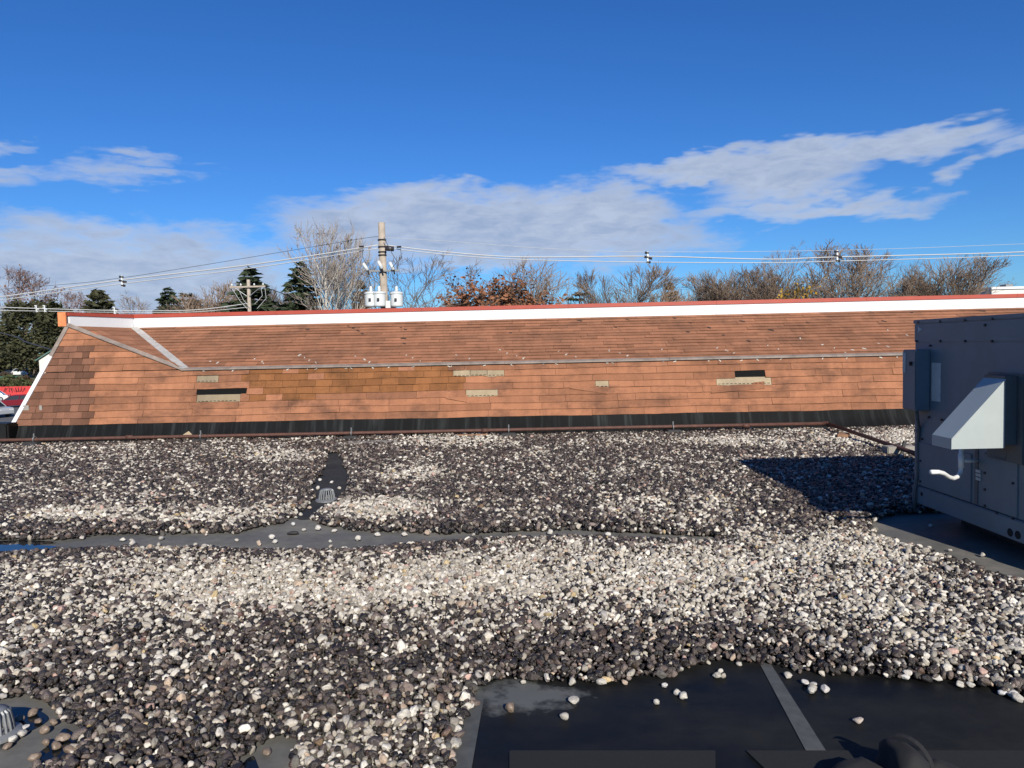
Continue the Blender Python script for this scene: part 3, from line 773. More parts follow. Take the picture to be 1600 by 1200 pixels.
eave_px = [(x + rgs.uniform(-14, 14), 577 - (x - 285) * .0204 + 4) for x in (322, 331, 374, 455, 472, 498, 534, 548, 572, 616, 650, 690, 694, 760, 812, 858, 866, 938, 944, 1024, 1062, 1108, 1127, 1149, 1194, 1230, 1279, 1316, 1366, 1398)]
for (x, y) in eave_px:
    q = wall_at(x, y); mark(fl, q, .06 * rgs.uniform(.3, 1.2), .018 * rgs.uniform(.4, 1.3), rgs.uniform(-.9, .9), WN, USLOPE)
tag(fl.build('sealant_flecks', 'fleck', man), kind='stuff')
for (x, y) in [(481,516),(545,511),(552,514),(560,518),(567,523),(627,513),(634,516),(631,530),(632,538),(798,521),(906,502),(981,501),(962,512),(1054,498),(1078,505),(1108,513),(1075,520),(1160,503),(1205,517),(1262,505),(1361,489),(1424,489),(1381,503),(1170,534),(1130,525),(1535,487)]:
    mark(tm, upper_pt(x, y), .09 * rgs.uniform(.6, 1.4), .04 * rgs.uniform(.6, 1.4), -.6 + rgs.uniform(-.3, .3))
tag(tm.build('tar_marks', 'tar', man), kind='stuff')

# trims
def bar(name, mat, p, q, w, h, nrm, lift, parent=man, label=None):   # flat strip of width w and thickness h from p to q
    p, q = Vector(p), Vector(q); d = (q - p).normalized(); n = (nrm - d * nrm.dot(d)).normalized(); s = d.cross(n)
    p, q = p + n * lift, q + n * lift
    b = MB().hexa([p - s*w/2, q - s*w/2, q + s*w/2, p + s*w/2], [p - s*w/2 + n*h, q - s*w/2 + n*h, q + s*w/2 + n*h, p + s*w/2 + n*h])
    o = b.build(name, mat, parent)
    if label: o['label'] = label
    return o
xj = Cp.x - .03; k = 0                               # eave drip edge in three-metre lengths
while xj < XR:
    x1 = min(XR, xj + 3.05)
    zj = rgs.uniform(-.004, .004)
    b = MB().prism([(xj, wallY(ZE) - .05, ZE - .012 + zj), (xj, wallY(ZE) - .05, ZE + .014 + zj), (xj, wallY(ZE) + .02, ZE + .042 + zj), (xj, wallY(ZE) + .02, ZE - .012 + zj)], (x1 - xj - .004, 0, 0))
    b.build('drip_edge', 'drip', man); xj = x1
hn = (WN + tn).normalized()
bar('hip_cap', 'drip', B - (Cp - B).normalized() * .02, Cp, .085, .014, hn, .012)
bar('valley_flashing', 'valley', V + Vector((0, -.01, 0)), Cp + Vector((.02, 0, .01)), .15, .01, (SN + tn).normalized(), .02)
rk = A.lerp(B, .68)
bar('rake_trim', 'white', A + (A - B).normalized() * .06, rk, .075, .03, WN, .004, label='white rake trim on the left edge')
bar('rake_trim', 'drip', rk + (B - A).normalized() * .006, B + (B - A).normalized() * .03, .075, .03, WN, .004, label='weathered grey rake trim below the peak')
# coping: white fascia and red cap
def coping(x0, x1):
    b = MB().box((x0, YC - .012, ZC - .02), (x1, YC + .22, ZC + .2)); b.build('fascia', 'white', man)
    b = MB().box((x0, YC - .03, ZC + .203), (x1, YC + .26, ZC + .28)); b.build('coping_cap', 'red', man)
xj = V.x
while xj < XR:
    x1 = min(XR, xj + 3.05); coping(xj, x1 - .004); xj = x1
bd = (V - B); bd.z = 0; bd.normalize(); bn = Vector((bd.y, -bd.x, 0))
def slab(name, mat, p, q, z0p, z1p, z0q, z1q, o0, o1):
    b = MB().hexa([p + bn*o0 + Vector((0,0,z0p)), q + bn*o0 + Vector((0,0,z0q)), q + bn*o1 + Vector((0,0,z0q)), p + bn*o1 + Vector((0,0,z0p))],
                  [p + bn*o0 + Vector((0,0,z1p)), q + bn*o0 + Vector((0,0,z1q)), q + bn*o1 + Vector((0,0,z1q)), p + bn*o1 + Vector((0,0,z1p))])
    return b.build(name, mat, man)
p2 = Vector((B.x, B.y, 0)); q2 = Vector((V.x, V.y - .035, 0))
slab('fascia', 'white', p2 + bd*.03, q2, B.z - .01, B.z + .19, ZC - .015, ZC + .2, .012, -.2)
slab('coping_cap', 'red', p2, q2 + bd * .002, B.z + .193, B.z + .255, ZC + .203, ZC + .278, .03, -.23)
MB().box((B.x - .17, B.y - .05, B.z - .01), (B.x - .015, B.y - .02, B.z + .26)).build('coping_end', 'orange_end', man)
# black membrane flashing along the foot, in lapped lengths
xj = A0.x + .1
fl_n = 0
while xj < XR:
    x1 = min(XR, xj + rgs.uniform(2.4, 3.3)); n = 12
    b = MB(); row = []
    for kx in range(n + 1):
        xx = xj + (x1 + .05 - xj) * kx / n
        kick = .10 + .035 * math.sin(2.1 * xx) + (.10 if xx > 5 else 0)
        for (y, z) in [(wallY(0) - kick - .12, .006), (wallY(0) - kick, .022), (wallY(.12) - .55 * kick, .11), (wallY(.25) - .22 * kick, .23), (wallY(ZB + .03) - .001, ZB + .03)]:
            row.append(Vector((xx, y - (.004 * (fl_n % 2) - .006 * math.sin(5 * xx + 9 * z)) * (z < ZB), z)))
    fs = [(i*5+j, (i+1)*5+j, (i+1)*5+j+1, i*5+j+1) for i in range(n) for j in range(4)]
    b.add(row, fs); b.build('base_flashing', 'flash', man, smooth=True); xj = x1; fl_n += 1
# low parapet continuing at the left, under the same membrane
pl = MB().box((-16, 13.22, -.2), (A0.x + .12, 13.62, .42)).build('low_parapet', 'sheet', bevel=.03); tag(pl, 'low black membrane parapet left of the shingled wall', 'parapet')
pl.location.y += .2
for (xa, ya) in [(42, 637), (65, 637)]:              # two small metal tabs on the shingles
    q = wall_at(xa, ya); MB().box((q.x - .055 if xa < 50 else q.x - .025, q.y - .03, q.z - .045), (q.x + .055 if xa < 50 else q.x + .025, q.y - .012, q.z + .045)).build('metal_tab', 'concrete', man)

# ------------------------------------------------------------------ rooftop unit
XF, UY0, UY1, UZ0, UZ1 = 3.65, 4.75, 6.66, .15, 1.80
unit = empty('rooftop_unit', (XF, UY0, 0)); tag(unit, 'slate grey rooftop air handling unit standing on the gravel', 'air conditioner')
UO = Vector((XF, UY0, 0))
class UB(MB):                  # builds in world metres, parts are stored relative to the unit
    def build(s, name, mat, parent=unit, **k):
        s.v = [tuple(Vector(p) - Vector(UO)) for p in s.v]
        return MB.build(s, name, mat, parent, **k)
UB().box((XF, UY0, UZ0 + .16), (XF + 2.2, UY1, UZ1 - .012)).build('casing', 'unit', bevel=.008)
UB().box((XF - .012, UY0 - .012, UZ1 - .035), (XF + 2.21, UY1 + .012, UZ1)).build('roof_cap', 'unit', bevel=.006)
zb_ = onx(1500, 534, XF).z
UB().box((XF - .007, UY0 + .01, zb_), (XF + .02, UY1 - .004, UZ1 - .038)).build('upper_panel', 'unit', bevel=.003)
UB().box((XF - .018, UY0, UZ0), (XF + 2.2, UY1, UZ0 + .157)).build('base_rail', 'unit', bevel=.008)
UB().box((XF + .25, UY0 + .3, .008), (XF + 1.9, UY1 - .3, UZ0 - .002)).build('curb', 'block')
def fpt(px, py): return onx(px, py, XF)
def panel(name, pxa, pya, pxb, pyb, mat='unit', th=.009):
    a, b = fpt(pxa, pya), fpt(pxb, pyb)
    return UB().box((XF - th, min(a.y, b.y), min(a.z, b.z)), (XF + .01, max(a.y, b.y), max(a.z, b.z))).build(name, mat, bevel=.004)
a_ = fpt(1437, 694); b_ = fpt(1519, 785)
ya, yb = fpt(1519, 740).y, fpt(1437, 740).y
UB().box((XF - .009, ya, UZ0 + .17), (XF + .01, yb, fpt(1470, 698).z)).build('access_panel', 'unit', bevel=.004)
ya2, yb2 = fpt(1592, 740).y, fpt(1538, 740).y
UB().box((XF - .009, ya2, UZ0 + .17), (XF + .01, yb2, fpt(1570, 716).z)).build('access_panel', 'unit', bevel=.004)
UB().box((XF - .006, fpt(1529, 740).y, UZ0 + .17), (XF + .01, fpt(1523.5, 740).y, .88)).build('panel_strip', 'unit_dark', bevel=.002)
for (x, y) in [(1437,503),(1471,502),(1510,500),(1553,498),(1434,533),(1471,533),(1510,533),(1552,533),(1455,540),(1541,508),(1453,652),(1473,656),(1442,686),(1440,720),(1440,752),(1443,775),(1464,782),(1489,790),(1515,798),(1541,739),(1541,765),(1541,790),(1560,803),(1585,810),(1585,755),(1586,700)]:
    q = fpt(x, y); s_ = UB()
    n = 8; ring = [(XF - .017, q.y + .010 * math.cos(2*math.pi*k/n), q.z + .010 * math.sin(2*math.pi*k/n)) for k in range(n)]
    s_.prism(ring, (.012, 0, 0)); s_.build('screw', 'screw')
for (x, y) in [(1578, 832), (1590, 836), (1440, 772)]:
    d_ = ray(x, y); q = EYE + d_ * ((XF - .02) / d_.x)
    n = 18; rr = .030 if x > 1500 else .018
    UB().prism([(XF - .0205, q.y + rr * math.cos(2*math.pi*k/n), q.z + rr * math.sin(2*math.pi*k/n)) for k in range(n)], (.004, 0, 0)).build('rail_hole', 'black')
# air hood with its mounting frame
HY0, HY1, HX, HN = 5.27, 5.51, 3.16, 3.54
zt = at(1573, 594, HY0).z; zb = at(1573, 700, HY0).z; zlip = at(1490, 687, HY0).z
fr = UB(); fz1 = fpt(1560, 582).z; fz0 = fpt(1580, 722).z; fy0, fy1 = HY0 - .055, HY1 + .10
fr.box((XF - .02, fy0, fz0), (XF + .005, fy1, fz1)); fr.build('hood_frame', 'unit_dark', bevel=.004)
UB().box((HN, HY0 + .005, zb + .02), (XF - .021, HY1, zt + .03)).build('hood_neck', 'unit_dark', bevel=.003)
t_ = .004
hp = [(HN - .001, zt), (HN - .001, zb), (HX, zb), (HX, zlip)]
hood = UB().prism([(x, HY0, z) for x, z in hp], (0, t_, 0)).prism([(x, HY1 - t_, z) for x, z in hp], (0, t_, 0))
hood.build('hood_side', 'hood')
zmid = zt + (zlip - zt) * .24; xm = HN + (HX - HN) * .24
sl = UB().hexa([Vector((HX - .004, HY0 - .003, zlip)), Vector((HN, HY0 - .003, zt)), Vector((HN, HY1 + .003, zt)), Vector((HX - .004, HY1 + .003, zlip))],
               [Vector((HX - .004, HY0 - .003, zlip + .008)), Vector((HN, HY0 - .003, zt + .008)), Vector((HN, HY1 + .003, zt + .008)), Vector((HX - .004, HY1 + .003, zlip + .008))])
sl.build('hood_slope', 'hood')
UB().box((HX - .005, HY0 - .003, zb - .002), (HX - .001, HY1 + .003, zlip + .004)).build('hood_lip', 'hood')
UB().hexa([Vector((HN - .09, HY1 - .02, zt - .09)), Vector((XF - .02, HY1 - .02, zt + .012)), Vector((XF - .02, HY1 + .09, zt - .06)), Vector((HN - .09, HY1 + .01, zt - .12))],
          [Vector((HN - .09, HY1 - .02, zt - .085)), Vector((XF - .02, HY1 - .02, zt + .017)), Vector((XF - .02, HY1 + .09, zt - .055)), Vector((HN - .09, HY1 + .01, zt - .115))]).build('hood_gusset', 'unit_dark')
UB().tube([fpt(1543, 708) + Vector((-.012, 0, 0)), fpt(1575, 719) + Vector((-.02, 0, 0)), fpt(1577, 705) + Vector((-.015, 0, 0))], .007, 6).build('hood_bracket', 'unit_dark')
# control box at the back corner
ctl = UB().box((3.53, 6.41, 1.0), (XF - .002, 6.64, 1.535)).build('control_box', 'unit', bevel=.006)
UB().box((3.524, 6.425, 1.012), (3.529, 6.628, 1.523)).build('box_door', 'unit', bevel=.002)
UB().box((3.519, 6.575, 1.33), (3.523, 6.622, 1.51)).build('pale_label', 'sticker')
UB().box((3.514, 6.47, 1.395), (3.5235, 6.505, 1.43)).build('latch', 'black')
a_, b_ = fpt(1455.5, 568), fpt(1470, 627)
UB().box((XF - .003, fpt(1470, 600).y, fpt(1462, 627).z), (XF + .001, fpt(1456, 600).y, fpt(1462, 567).z)).build('rating_label', 'sticker')
for k in range(3):
    q = fpt(1529, 736 + 6 * k); UB().box((XF - .010, q.y - .035, q.z - .011), (XF + .001, q.y + .022, q.z + .011)).build('small_label', 'sticker')
q = fpt(1436, 514); UB().prism([(XF - .010, q.y, q.z + .025), (XF - .010, q.y, q.z - .032), (XF - .010, q.y - .062, q.z - .005)], (.003, 0, 0)).build('arrow_label', 'sticker')
# conduit down the corner
UB().tube([at(1432, 641, 6.5), at(1434, 655, 6.52), at(1436, 668, 6.56), at(1435, 690, 6.58), at(1434, 740, 6.58), at(1431, 755, 6.58), at(1429, 775, 6.58), at(1430, 800, 6.6)], .014, 8).build('conduit', 'unit_dark', smooth=True)
for y in (673, 735):
    q = at(1435, y, 6.575); UB().box((q.x - .03, q.y - .02, q.z - .012), (XF, q.y + .02, q.z + .012)).build('conduit_clip', 'galv')
# white condensate pipe
UB().tube([at(1502, 699, 5.70), at(1502, 715, 5.70), at(1502, 729, 5.70), at(1501, 738, 5.69), at(1496.5, 745, 5.66), at(1489, 747.5, 5.58), at(1482, 745, 5.5), at(1474, 739.5, 5.42), at(1466, 737.5, 5.36), at(1455, 737.5, 5.3)], .0165, 10).build('drain_pipe', 'pvc', smooth=True)
UB().tube([at(1502, 709, 5.70), at(1502, 731, 5.70)], .022, 10).build('drain_pipe_collar', 'pvc', smooth=True)
UB().tube([at(1503, 720, 5.70), fpt(1527, 720) + Vector((.01, 0, 0))], .015, 10).build('drain_pipe_branch', 'pvc', smooth=True)

# ------------------------------------------------------------------ gas pipe on blocks, drains, small things on the roof
def pipe_y(x): return 13.0 + x * math.tan(YAW)
PZ = .15
gp = empty('gas_pipe', (0, 13, 0)); tag(gp, 'long rusty brown gas pipe lying before the shingled wall', 'pipe')
GO = Vector((0, 13, 0))
xe = at(1293, 667, 12.85).x
run = [Vector((-16, pipe_y(-16), PZ - .02)), Vector((-9, pipe_y(-9), PZ - .01)), Vector((-3, pipe_y(-3), PZ)), Vector((2, pipe_y(2), PZ + .01)), Vector((xe - .06, pipe_y(xe), PZ + .012))]
q1 = onz(1430, 709, PZ); end = Vector((xe, pipe_y(xe), PZ)) + (q1 - Vector((xe, pipe_y(xe), PZ))) * 1.6
MB().tube([p - GO for p in run], .030, 10).build('pipe_run', 'rust', gp, smooth=True)
MB().tube([Vector((xe - .10, pipe_y(xe), PZ + .012)) - GO, Vector((xe, pipe_y(xe), PZ + .012)) - GO, Vector((xe, pipe_y(xe), PZ)) - GO + (q1 - Vector((xe, pipe_y(xe), PZ))).normalized() * .10], .039, 10).build('elbow', 'rust', gp, smooth=True)
MB().tube([Vector((xe, pipe_y(xe), PZ + .012)) - GO, end - GO], .030, 10).build('pipe_branch', 'rust', gp, smooth=True)
for x in (-13.5, -6.9, -.5, 4.1):
    MB().tube([Vector((x - .06, pipe_y(x), PZ)) - GO, Vector((x + .06, pipe_y(x), PZ)) - GO], .039, 10).build('coupling', 'rust', gp, smooth=True)
def support(px, label, mat='block', clamp=True, w=.17, d=.22):
    x = at(px, 680, 12.95).x; y = pipe_y(x)
    s = empty('pipe_support', (x, y, 0)); tag(s, label, 'support', 'supports under the gas pipe')
    h = PZ - .038
    MB().hexa([Vector((-w, -d, .006)), Vector((w, -d, .006)), Vector((w, d, .006)), Vector((-w, d, .006))], [Vector((-w*.7, -d*.7, h)), Vector((w*.7, -d*.7, h)), Vector((w*.7, d*.7, h)), Vector((-w*.7, d*.7, h))]).build('block', mat, s, bevel=.01)
    if clamp:
        c = MB()
        for sx in (-1,):
            c.tube([Vector((0, -.05, h)), Vector((0, -.05, h + .06)), Vector((0, 0, h + .085)), Vector((0, .05, h + .06)), Vector((0, .05, h))], .011, 6)
        c.build('clamp', 'galv', s, smooth=True)
        MB().tube([Vector((0, -.02, h + .085)), Vector((0, -.02, h + .14))], .012, 6).build('bolt', 'galv', s)
    return s
support(38, 'dark block with metal clamp at the left end of the gas pipe')
support(307, 'dark pipe block beside the torn flashing and timber offcut')
support(547, 'dark pipe block with clamp straight behind the roof drain')
support(795, 'dark pipe block with clamp right of the wooden sleeper')
support(1051, 'dark pipe block with a white clamp under the slipped shingles')
def plank(name, px, dpt, lx, ly, h, rz, mat, label, cat):
    q = onz(px, dpt, 0); b = MB().box((-lx/2, -ly/2, .012), (lx/2, ly/2, h)); o = b.build(name, mat, bevel=.006); o.location = (q.x, q.y, .02); o.rotation_euler = (0, 0, rz)
    tag(o, label, cat); return o
plank('wooden_sleeper', 738, 687, .55, .10, .075, .02, 'wood', 'weathered wooden sleeper under the pipe near the middle', 'sleeper')
plank('wooden_sleeper', 1318, 689, .16, .3, .10, -.5, 'wood', 'small brown wooden block under the slanting pipe run', 'sleeper')
plank('paving_slab', 590, 697, 1.05, .28, .06, -.02, 'concrete', 'flat grey slab in the gravel below the gas pipe', 'slab')
tb = plank('timber_offcut', 285, 692, .36, .08, .09, .1, 'wood', 'brown timber offcut leaning on the wall foot at left', 'timber')
cb = empty('concrete_block', onz(1405, 716, 0)); tag(cb, 'dark concrete block with strap holding the pipe by the unit', 'block')
MB().box((-.2, -.09, .02), (.2, .09, .17)).build('block_body', 'concrete', cb, bevel=.01)
MB().hexa([Vector((-.06, -.13, .02)), Vector((-.02, -.13, .02)), Vector((-.02, -.10, .02)), Vector((-.06, -.10, .02))], [Vector((.02, -.08, .24)), Vector((.06, -.08, .24)), Vector((.06, -.05, .24)), Vector((.02, -.05, .24))]).build('strap', 'block', cb)
# torn flap of pale membrane at the wall foot
q = MW @ wall_at(297, 684); tf = MB().add([(-.18,-.06,0),(.12,-.02,0),(.16,.02,.06),(.05,.06,.16),(-.05,.05,.1),(-.18,-.057,.004),(.12,-.017,.004),(.16,.023,.064),(.05,.063,.164),(-.05,.053,.104)], [(0,1,2,3,4),(9,8,7,6,5),(0,5,6,1),(1,6,7,2),(2,7,8,3),(3,8,9,4),(4,9,5,0)]).build('torn_flap', 'sh_bare')
tf.location = (q.x, q.y - .22, .05); tag(tf, 'torn pale flap of flashing at the wall foot', 'flap')

def strainer(px, py, r, h, label):
    q = onz(px, py, 0); s = empty('roof_drain', (q.x, q.y, 0)); tag(s, label, 'drain', 'roof drain strainers')
    MB().lathe([(r * 1.45, .006), (r * 1.45, .02), (r * 1.05, .03), (r * 1.05, .012)], 24).build('base_ring', 'galv', s)
    for k in range(18):
        a = 2 * math.pi * k / 18; c, sn = math.cos(a), math.sin(a)
        MB().tube([(r*c, r*sn, .015), (r*.93*c, r*.93*sn, h*.5), (r*.8*c, r*.8*sn, h*.9), (r*.62*c, r*.62*sn, h)], .0065, 5).build('rib', 'galv', s)
    MB().lathe([(r * .66, h - .006), (r * .72, h + .004), (r * .3, h + .012), (.01, h + .014)], 20).build('top_plate', 'galv', s, smooth=True)
strainer(511, 783, .085, .13, 'ribbed metal drain strainer in the channel between the gravel beds')
strainer(-6, 1152, .068, .12, 'ribbed pale drain strainer standing in the puddle at lower left')
lump = MB(); me = stone_mesh('debris_lump', 99, 2, 'block'); o = link('debris_lump', me); q = onz(457, 836, 0); o.location = (q.x, q.y, .018); o.scale = (.06, .03, .022)
tag(o, 'small black lump of debris lying in the membrane channel', 'debris')

# loose stones on the bare membrane: things of their own
loose_me = [stone_mesh('loose_stone', 40 + i, 3, 'stone_loose') for i in range(6)]
rl = random.Random(8)
brown_me = [stone_mesh('loose_stone', 50 + i, 3, 'stone_brown') for i in range(3)] + loose_me[:1]
ORD = ['leftmost'] + 'second third fourth fifth sixth seventh eighth ninth tenth eleventh twelfth thirteenth fourteenth fifteenth sixteenth seventeenth eighteenth nineteenth twentieth twenty-first twenty-second twenty-third twenty-fourth twenty-fifth twenty-sixth twenty-seventh twenty-eighth'.split()
def loose(name, pts, label, group, smin=.7, smax=1.25, z=.004, shapes=None):
    for i_, (x, y) in enumerate(sorted(pts)):
        q = onz(x, y, z); s = .021 * rl.uniform(smin, smax)
        o = link(name, rl.choice(shapes or loose_me)); sc = (s * rl.uniform(1, 1.35), s * rl.uniform(.75, 1.0), s * rl.uniform(.62, .92))
        o.location = (q.x, q.y, z + sc[2] * .92); o.scale = sc; o.rotation_euler = (rl.gauss(0, .12), rl.gauss(0, .12), rl.uniform(0, 6.28)); tag(o, label if len(pts) == 1 else ORD[i_] + (' of the ' if i_ == 0 else ' from the left of the ') + label, 'stone', group)
loose('loose_stone', [(896,1099),(882,1125),(1026,1101),(1058,1086),(1068,1092),(1038,1075),(1125,1052),(1131,1060),(1120,1060),(1155,1040),(976,1070),(940,1070),(894,1071),(818,1069)], 'loose stones on the black sheet left of the tape', 'stones on the black sheet left of the tape')
loose('loose_stone', [(1231,1059),(1257,1070),(1271,1072),(1268,1084),(1270,1080),(1290,1081),(1341,1130),(1414,1062),(1464,1065),(1499,1074),(1516,1074),(1566,1087),(1584,1090),(1589,1097)], 'loose stones on the black sheet right of the tape', 'stones on the black sheet right of the tape', z=.004)
loose('loose_stone', [(797,1113)], 'large flat stone lying in the dusty patch of the black sheet', 'brown stone', 1.3, 1.4, shapes=brown_me[:1])
loose('loose_stone', [(698,1158),(714,1146),(712,1168),(700,1188),(730,1110)], 'large loose stones on the grey edge tape', 'stones on the grey tape', 1.1, 1.6)
loose('loose_stone', [(x, y) for x, y in [(128,843),(192,846),(205,846),(208,852),(252,844),(248,853),(306,853),(322,837),(370,846),(425,843),(405,852),(430,849),(468,857),(517,856),(540,858),(516,848),(475,830),(497,829),(522,832),(560,845),(590,838),(632,838),(668,836),(672,833),(740,838),(860,836),(950,838)]], 'loose stones lying in the long bare channel', 'stones in the membrane channel', .8, 1.5)
loose('loose_stone', [(530,765),(497,765),(500,752),(518,756),(478,788),(484,796),(470,806),(462,810),(458,822),(489,768)], 'loose stones in the narrow gap beside the drain', 'stones by the roof drain', .8, 1.4)
loose('loose_stone', [(1437,856),(1452,857),(1484,862),(1470,868),(1454,824),(1535,870),(1520,882),(1425,853),(1579,906),(1597,912)], 'loose stones on bare membrane by the rooftop unit', 'stones by the rooftop unit')
loose('loose_stone', [(30,1128),(38,1140),(52,1118),(60,1130),(70,1146),(84,1134),(88,1170),(56,1188),(35,1152),(20,1160),(98,1158),(110,1178),(72,1165),(417,1178),(12,1170)], 'loose stones in the puddles at lower left', 'stones in the lower left puddle', .8, 1.15, shapes=brown_me)

# mats standing in for an unidentified dark band, and black bag at the photographer's feet
flat('stand_in_mat', 'mat_rubber', [onz(x, y, .014).to_2d() for x, y in [(796,1172.5),(1118,1172.5),(1118,1330),(796,1330)]], .014, 'dark grey stand-in mat for an unidentified band, between two gaps at the bottom edge', 'mat', thick=.009)
flat('stand_in_mat', 'mat_rubber', [onz(x, y, .014).to_2d() for x, y in [(1166,1172.5),(1900,1172.5),(1900,1330),(1330,1330)]], .014, 'dark grey stand-in mat for an unidentified band, under the black bag', 'mat', thick=.009)
bg0 = onz(1398, 1225, .014); bag = empty('black_bag', (bg0.x, bg0.y, .014)); bag.scale = (1.15, 1.15, 1.18); tag(bag, 'black fabric bag lying on the mat at the bottom edge', 'bag')
def blob(name, c, s, mat, parent, seed=1, rz=0):
    me = stone_mesh(name, seed, 4, mat); o = link(name, me, parent); o.location = c; o.scale = s; o.rotation_euler = (0, 0, rz); return o
blob('bag_body', (.03, 0, .05), (.085, .10, .105), 'bag', bag, 71)
blob('side_pocket', (-.105, -.01, .03), (.10, .085, .062), 'bag', bag, 72)
blob('side_pocket', (.155, -.01, .025), (.085, .07, .05), 'bag', bag, 73)
st = MB(); pts_ = [Vector((.03 + .085 * .97 * math.sin(a) * .75, -.10 * .97 * math.sin(a) * .62, .05 + .105 * .97 * math.cos(a))) for a in [-.5 + i * .22 for i in range(10)]]
for i in range(len(pts_) - 1):
    a, b = pts_[i], pts_[i+1]; w = Vector((.008, .006, 0)); u_ = Vector((0, 0, .002)); st.hexa([a - w, b - w, b + w, a + w], [a - w + u_, b - w + u_, b + w + u_, a + w + u_])
st.build('strap', 'bag', bag)

# ------------------------------------------------------------------ trees
def grow_tree(seed, H=12.0, trunk_h=.22, limbs=7, spread=.6, width=.42, levels=4, kids=(7, 6, 5, 4), stems=1, r0=.2, up=.25, crook=.16, low=.12):
    """branch segments by level, kept inside an egg-shaped crown"""
    rg = random.Random(seed); segs = []
    cz, rz_, rx_ = H * (.5 + low / 2), H * (.5 - low / 2), H * width
    def inside(p): return (p.x / rx_) ** 2 + (p.y / rx_) ** 2 + ((p.z - cz) / rz_) ** 2 < 1.0 or p.z < cz * .6 and p.x**2 + p.y**2 < (rx_*.6)**2
    def branch(p, d, L, r, lv):
        n = 4 if lv < 2 else 3 if lv < 4 else 2; pts = [p]; rad = [r]
        for i in range(n):
            d = (d + Vector((rg.gauss(0, crook), rg.gauss(0, crook), rg.gauss(0, crook * .6) + up * (.35 if lv else .5) * .4))).normalized()
            p = p + d * L / n; pts.append(p); rad.append(max(r * (1 - .75 * (i + 1) / n), .014))
            if lv and not inside(p): break
        segs.append((lv, pts, rad))
        if lv >= levels: return
        k = kids[min(lv, len(kids) - 1)]
        for j in range(k):
            t = (.25 + .75 * (j + rg.random()) / k) * (len(pts) - 1); i = min(int(t), len(pts) - 2); q = pts[i].lerp(pts[i + 1], t - i)
            ax = d.orthogonal().normalized(); ax.rotate(Matrix.Rotation(rg.uniform(0, 6.283), 3, d))
            ang = spread * rg.uniform(.55, 1.3); nd = (d * math.cos(ang) + ax * math.sin(ang)); nd.z += up * .5; nd.normalize()
            branch(q, nd, L * rg.uniform(.5, .74), max(rad[i] * .6, .016), lv + 1)
    for s in range(stems):
        a = rg.uniform(0, 6.283); lean = 0 if stems == 1 else .28
        d = Vector((math.cos(a) * lean, math.sin(a) * lean, 1)).normalized(); base = Vector((0, 0, 0)) if stems == 1 else Vector((math.cos(a), math.sin(a), 0)) * .25
        pts = [base]; rad = [r0]
        th = H * (trunk_h + .42)
        for i in range(5):
            d = (d + Vector((rg.gauss(0, .05), rg.gauss(0, .05), .06))).normalized(); pts.append(pts[-1] + d * th / 5); rad.append(r0 * (1 - .15 * (i + 1)))
        segs.append((0, pts, rad))
        for j in range(limbs):
            t = (trunk_h / (trunk_h + .42) + (1 - trunk_h / (trunk_h + .42)) * (j + .5 * rg.random()) / limbs) * 5; i = min(int(t), 4); q = pts[i].lerp(pts[i+1], t - i)
            a = rg.uniform(0, 6.283) if stems > 1 else j * 2.4 + rg.uniform(-.4, .4)
            ang = spread * rg.uniform(.75, 1.35) * (1.15 - .5 * j / limbs)
            branch(q, Vector((math.cos(a) * math.sin(ang), math.sin(a) * math.sin(ang), math.cos(ang))).normalized(), H * rg.uniform(.27, .4), rad[i] * .55, 1)
    return segs
def tree_meshes(name, seed, bark, twig, leaf=None, leaf_n=0, leaf_size=.16, leaf_low=1.0, cutlevel=1, thin=1.0, **k):
    segs = grow_tree(seed, **k); tr, cr = MB(), MB()
    for lv, pts, rad in segs:
        if lv <= cutlevel: tr.tube(pts, rad, 7 if lv == 0 else 5, caps=False)
        else: cr.tube(pts, [r * thin for r in rad], 3, caps=False)
    out = [('trunk', tr.mesh(name + '_trunk', bark, True)), ('crown', cr.mesh(name + '_crown', twig))]
    if leaf:
        rg = random.Random(seed + 5); lb = MB(); ends = [pts for lv, pts, rad in segs if lv >= 3]
        H = k.get('H', 12.0)
        for i in range(leaf_n):
            pts = rg.choice(ends); p = rg.choice(pts).lerp(rg.choice(pts), rg.random())
            if p.z / H > leaf_low * rg.uniform(.6, 1.05): continue
            p = p + Vector((rg.gauss(0, .15), rg.gauss(0, .15), rg.gauss(0, .15)))
            e1 = Vector((rg.gauss(0,1), rg.gauss(0,1), rg.gauss(0,.6))).normalized(); e2 = e1.orthogonal().normalized(); e2.rotate(Matrix.Rotation(rg.uniform(0, 6.3), 3, e1))
            s = leaf_size * rg.uniform(.6, 1.4); lb.add([p - e1*s, p + e2*s*.6, p + e1*s, p - e2*s*.6], [(0,1,2,3)])
        out.append(('leaves', lb.mesh(name + '_leaves', leaf)))
    return out
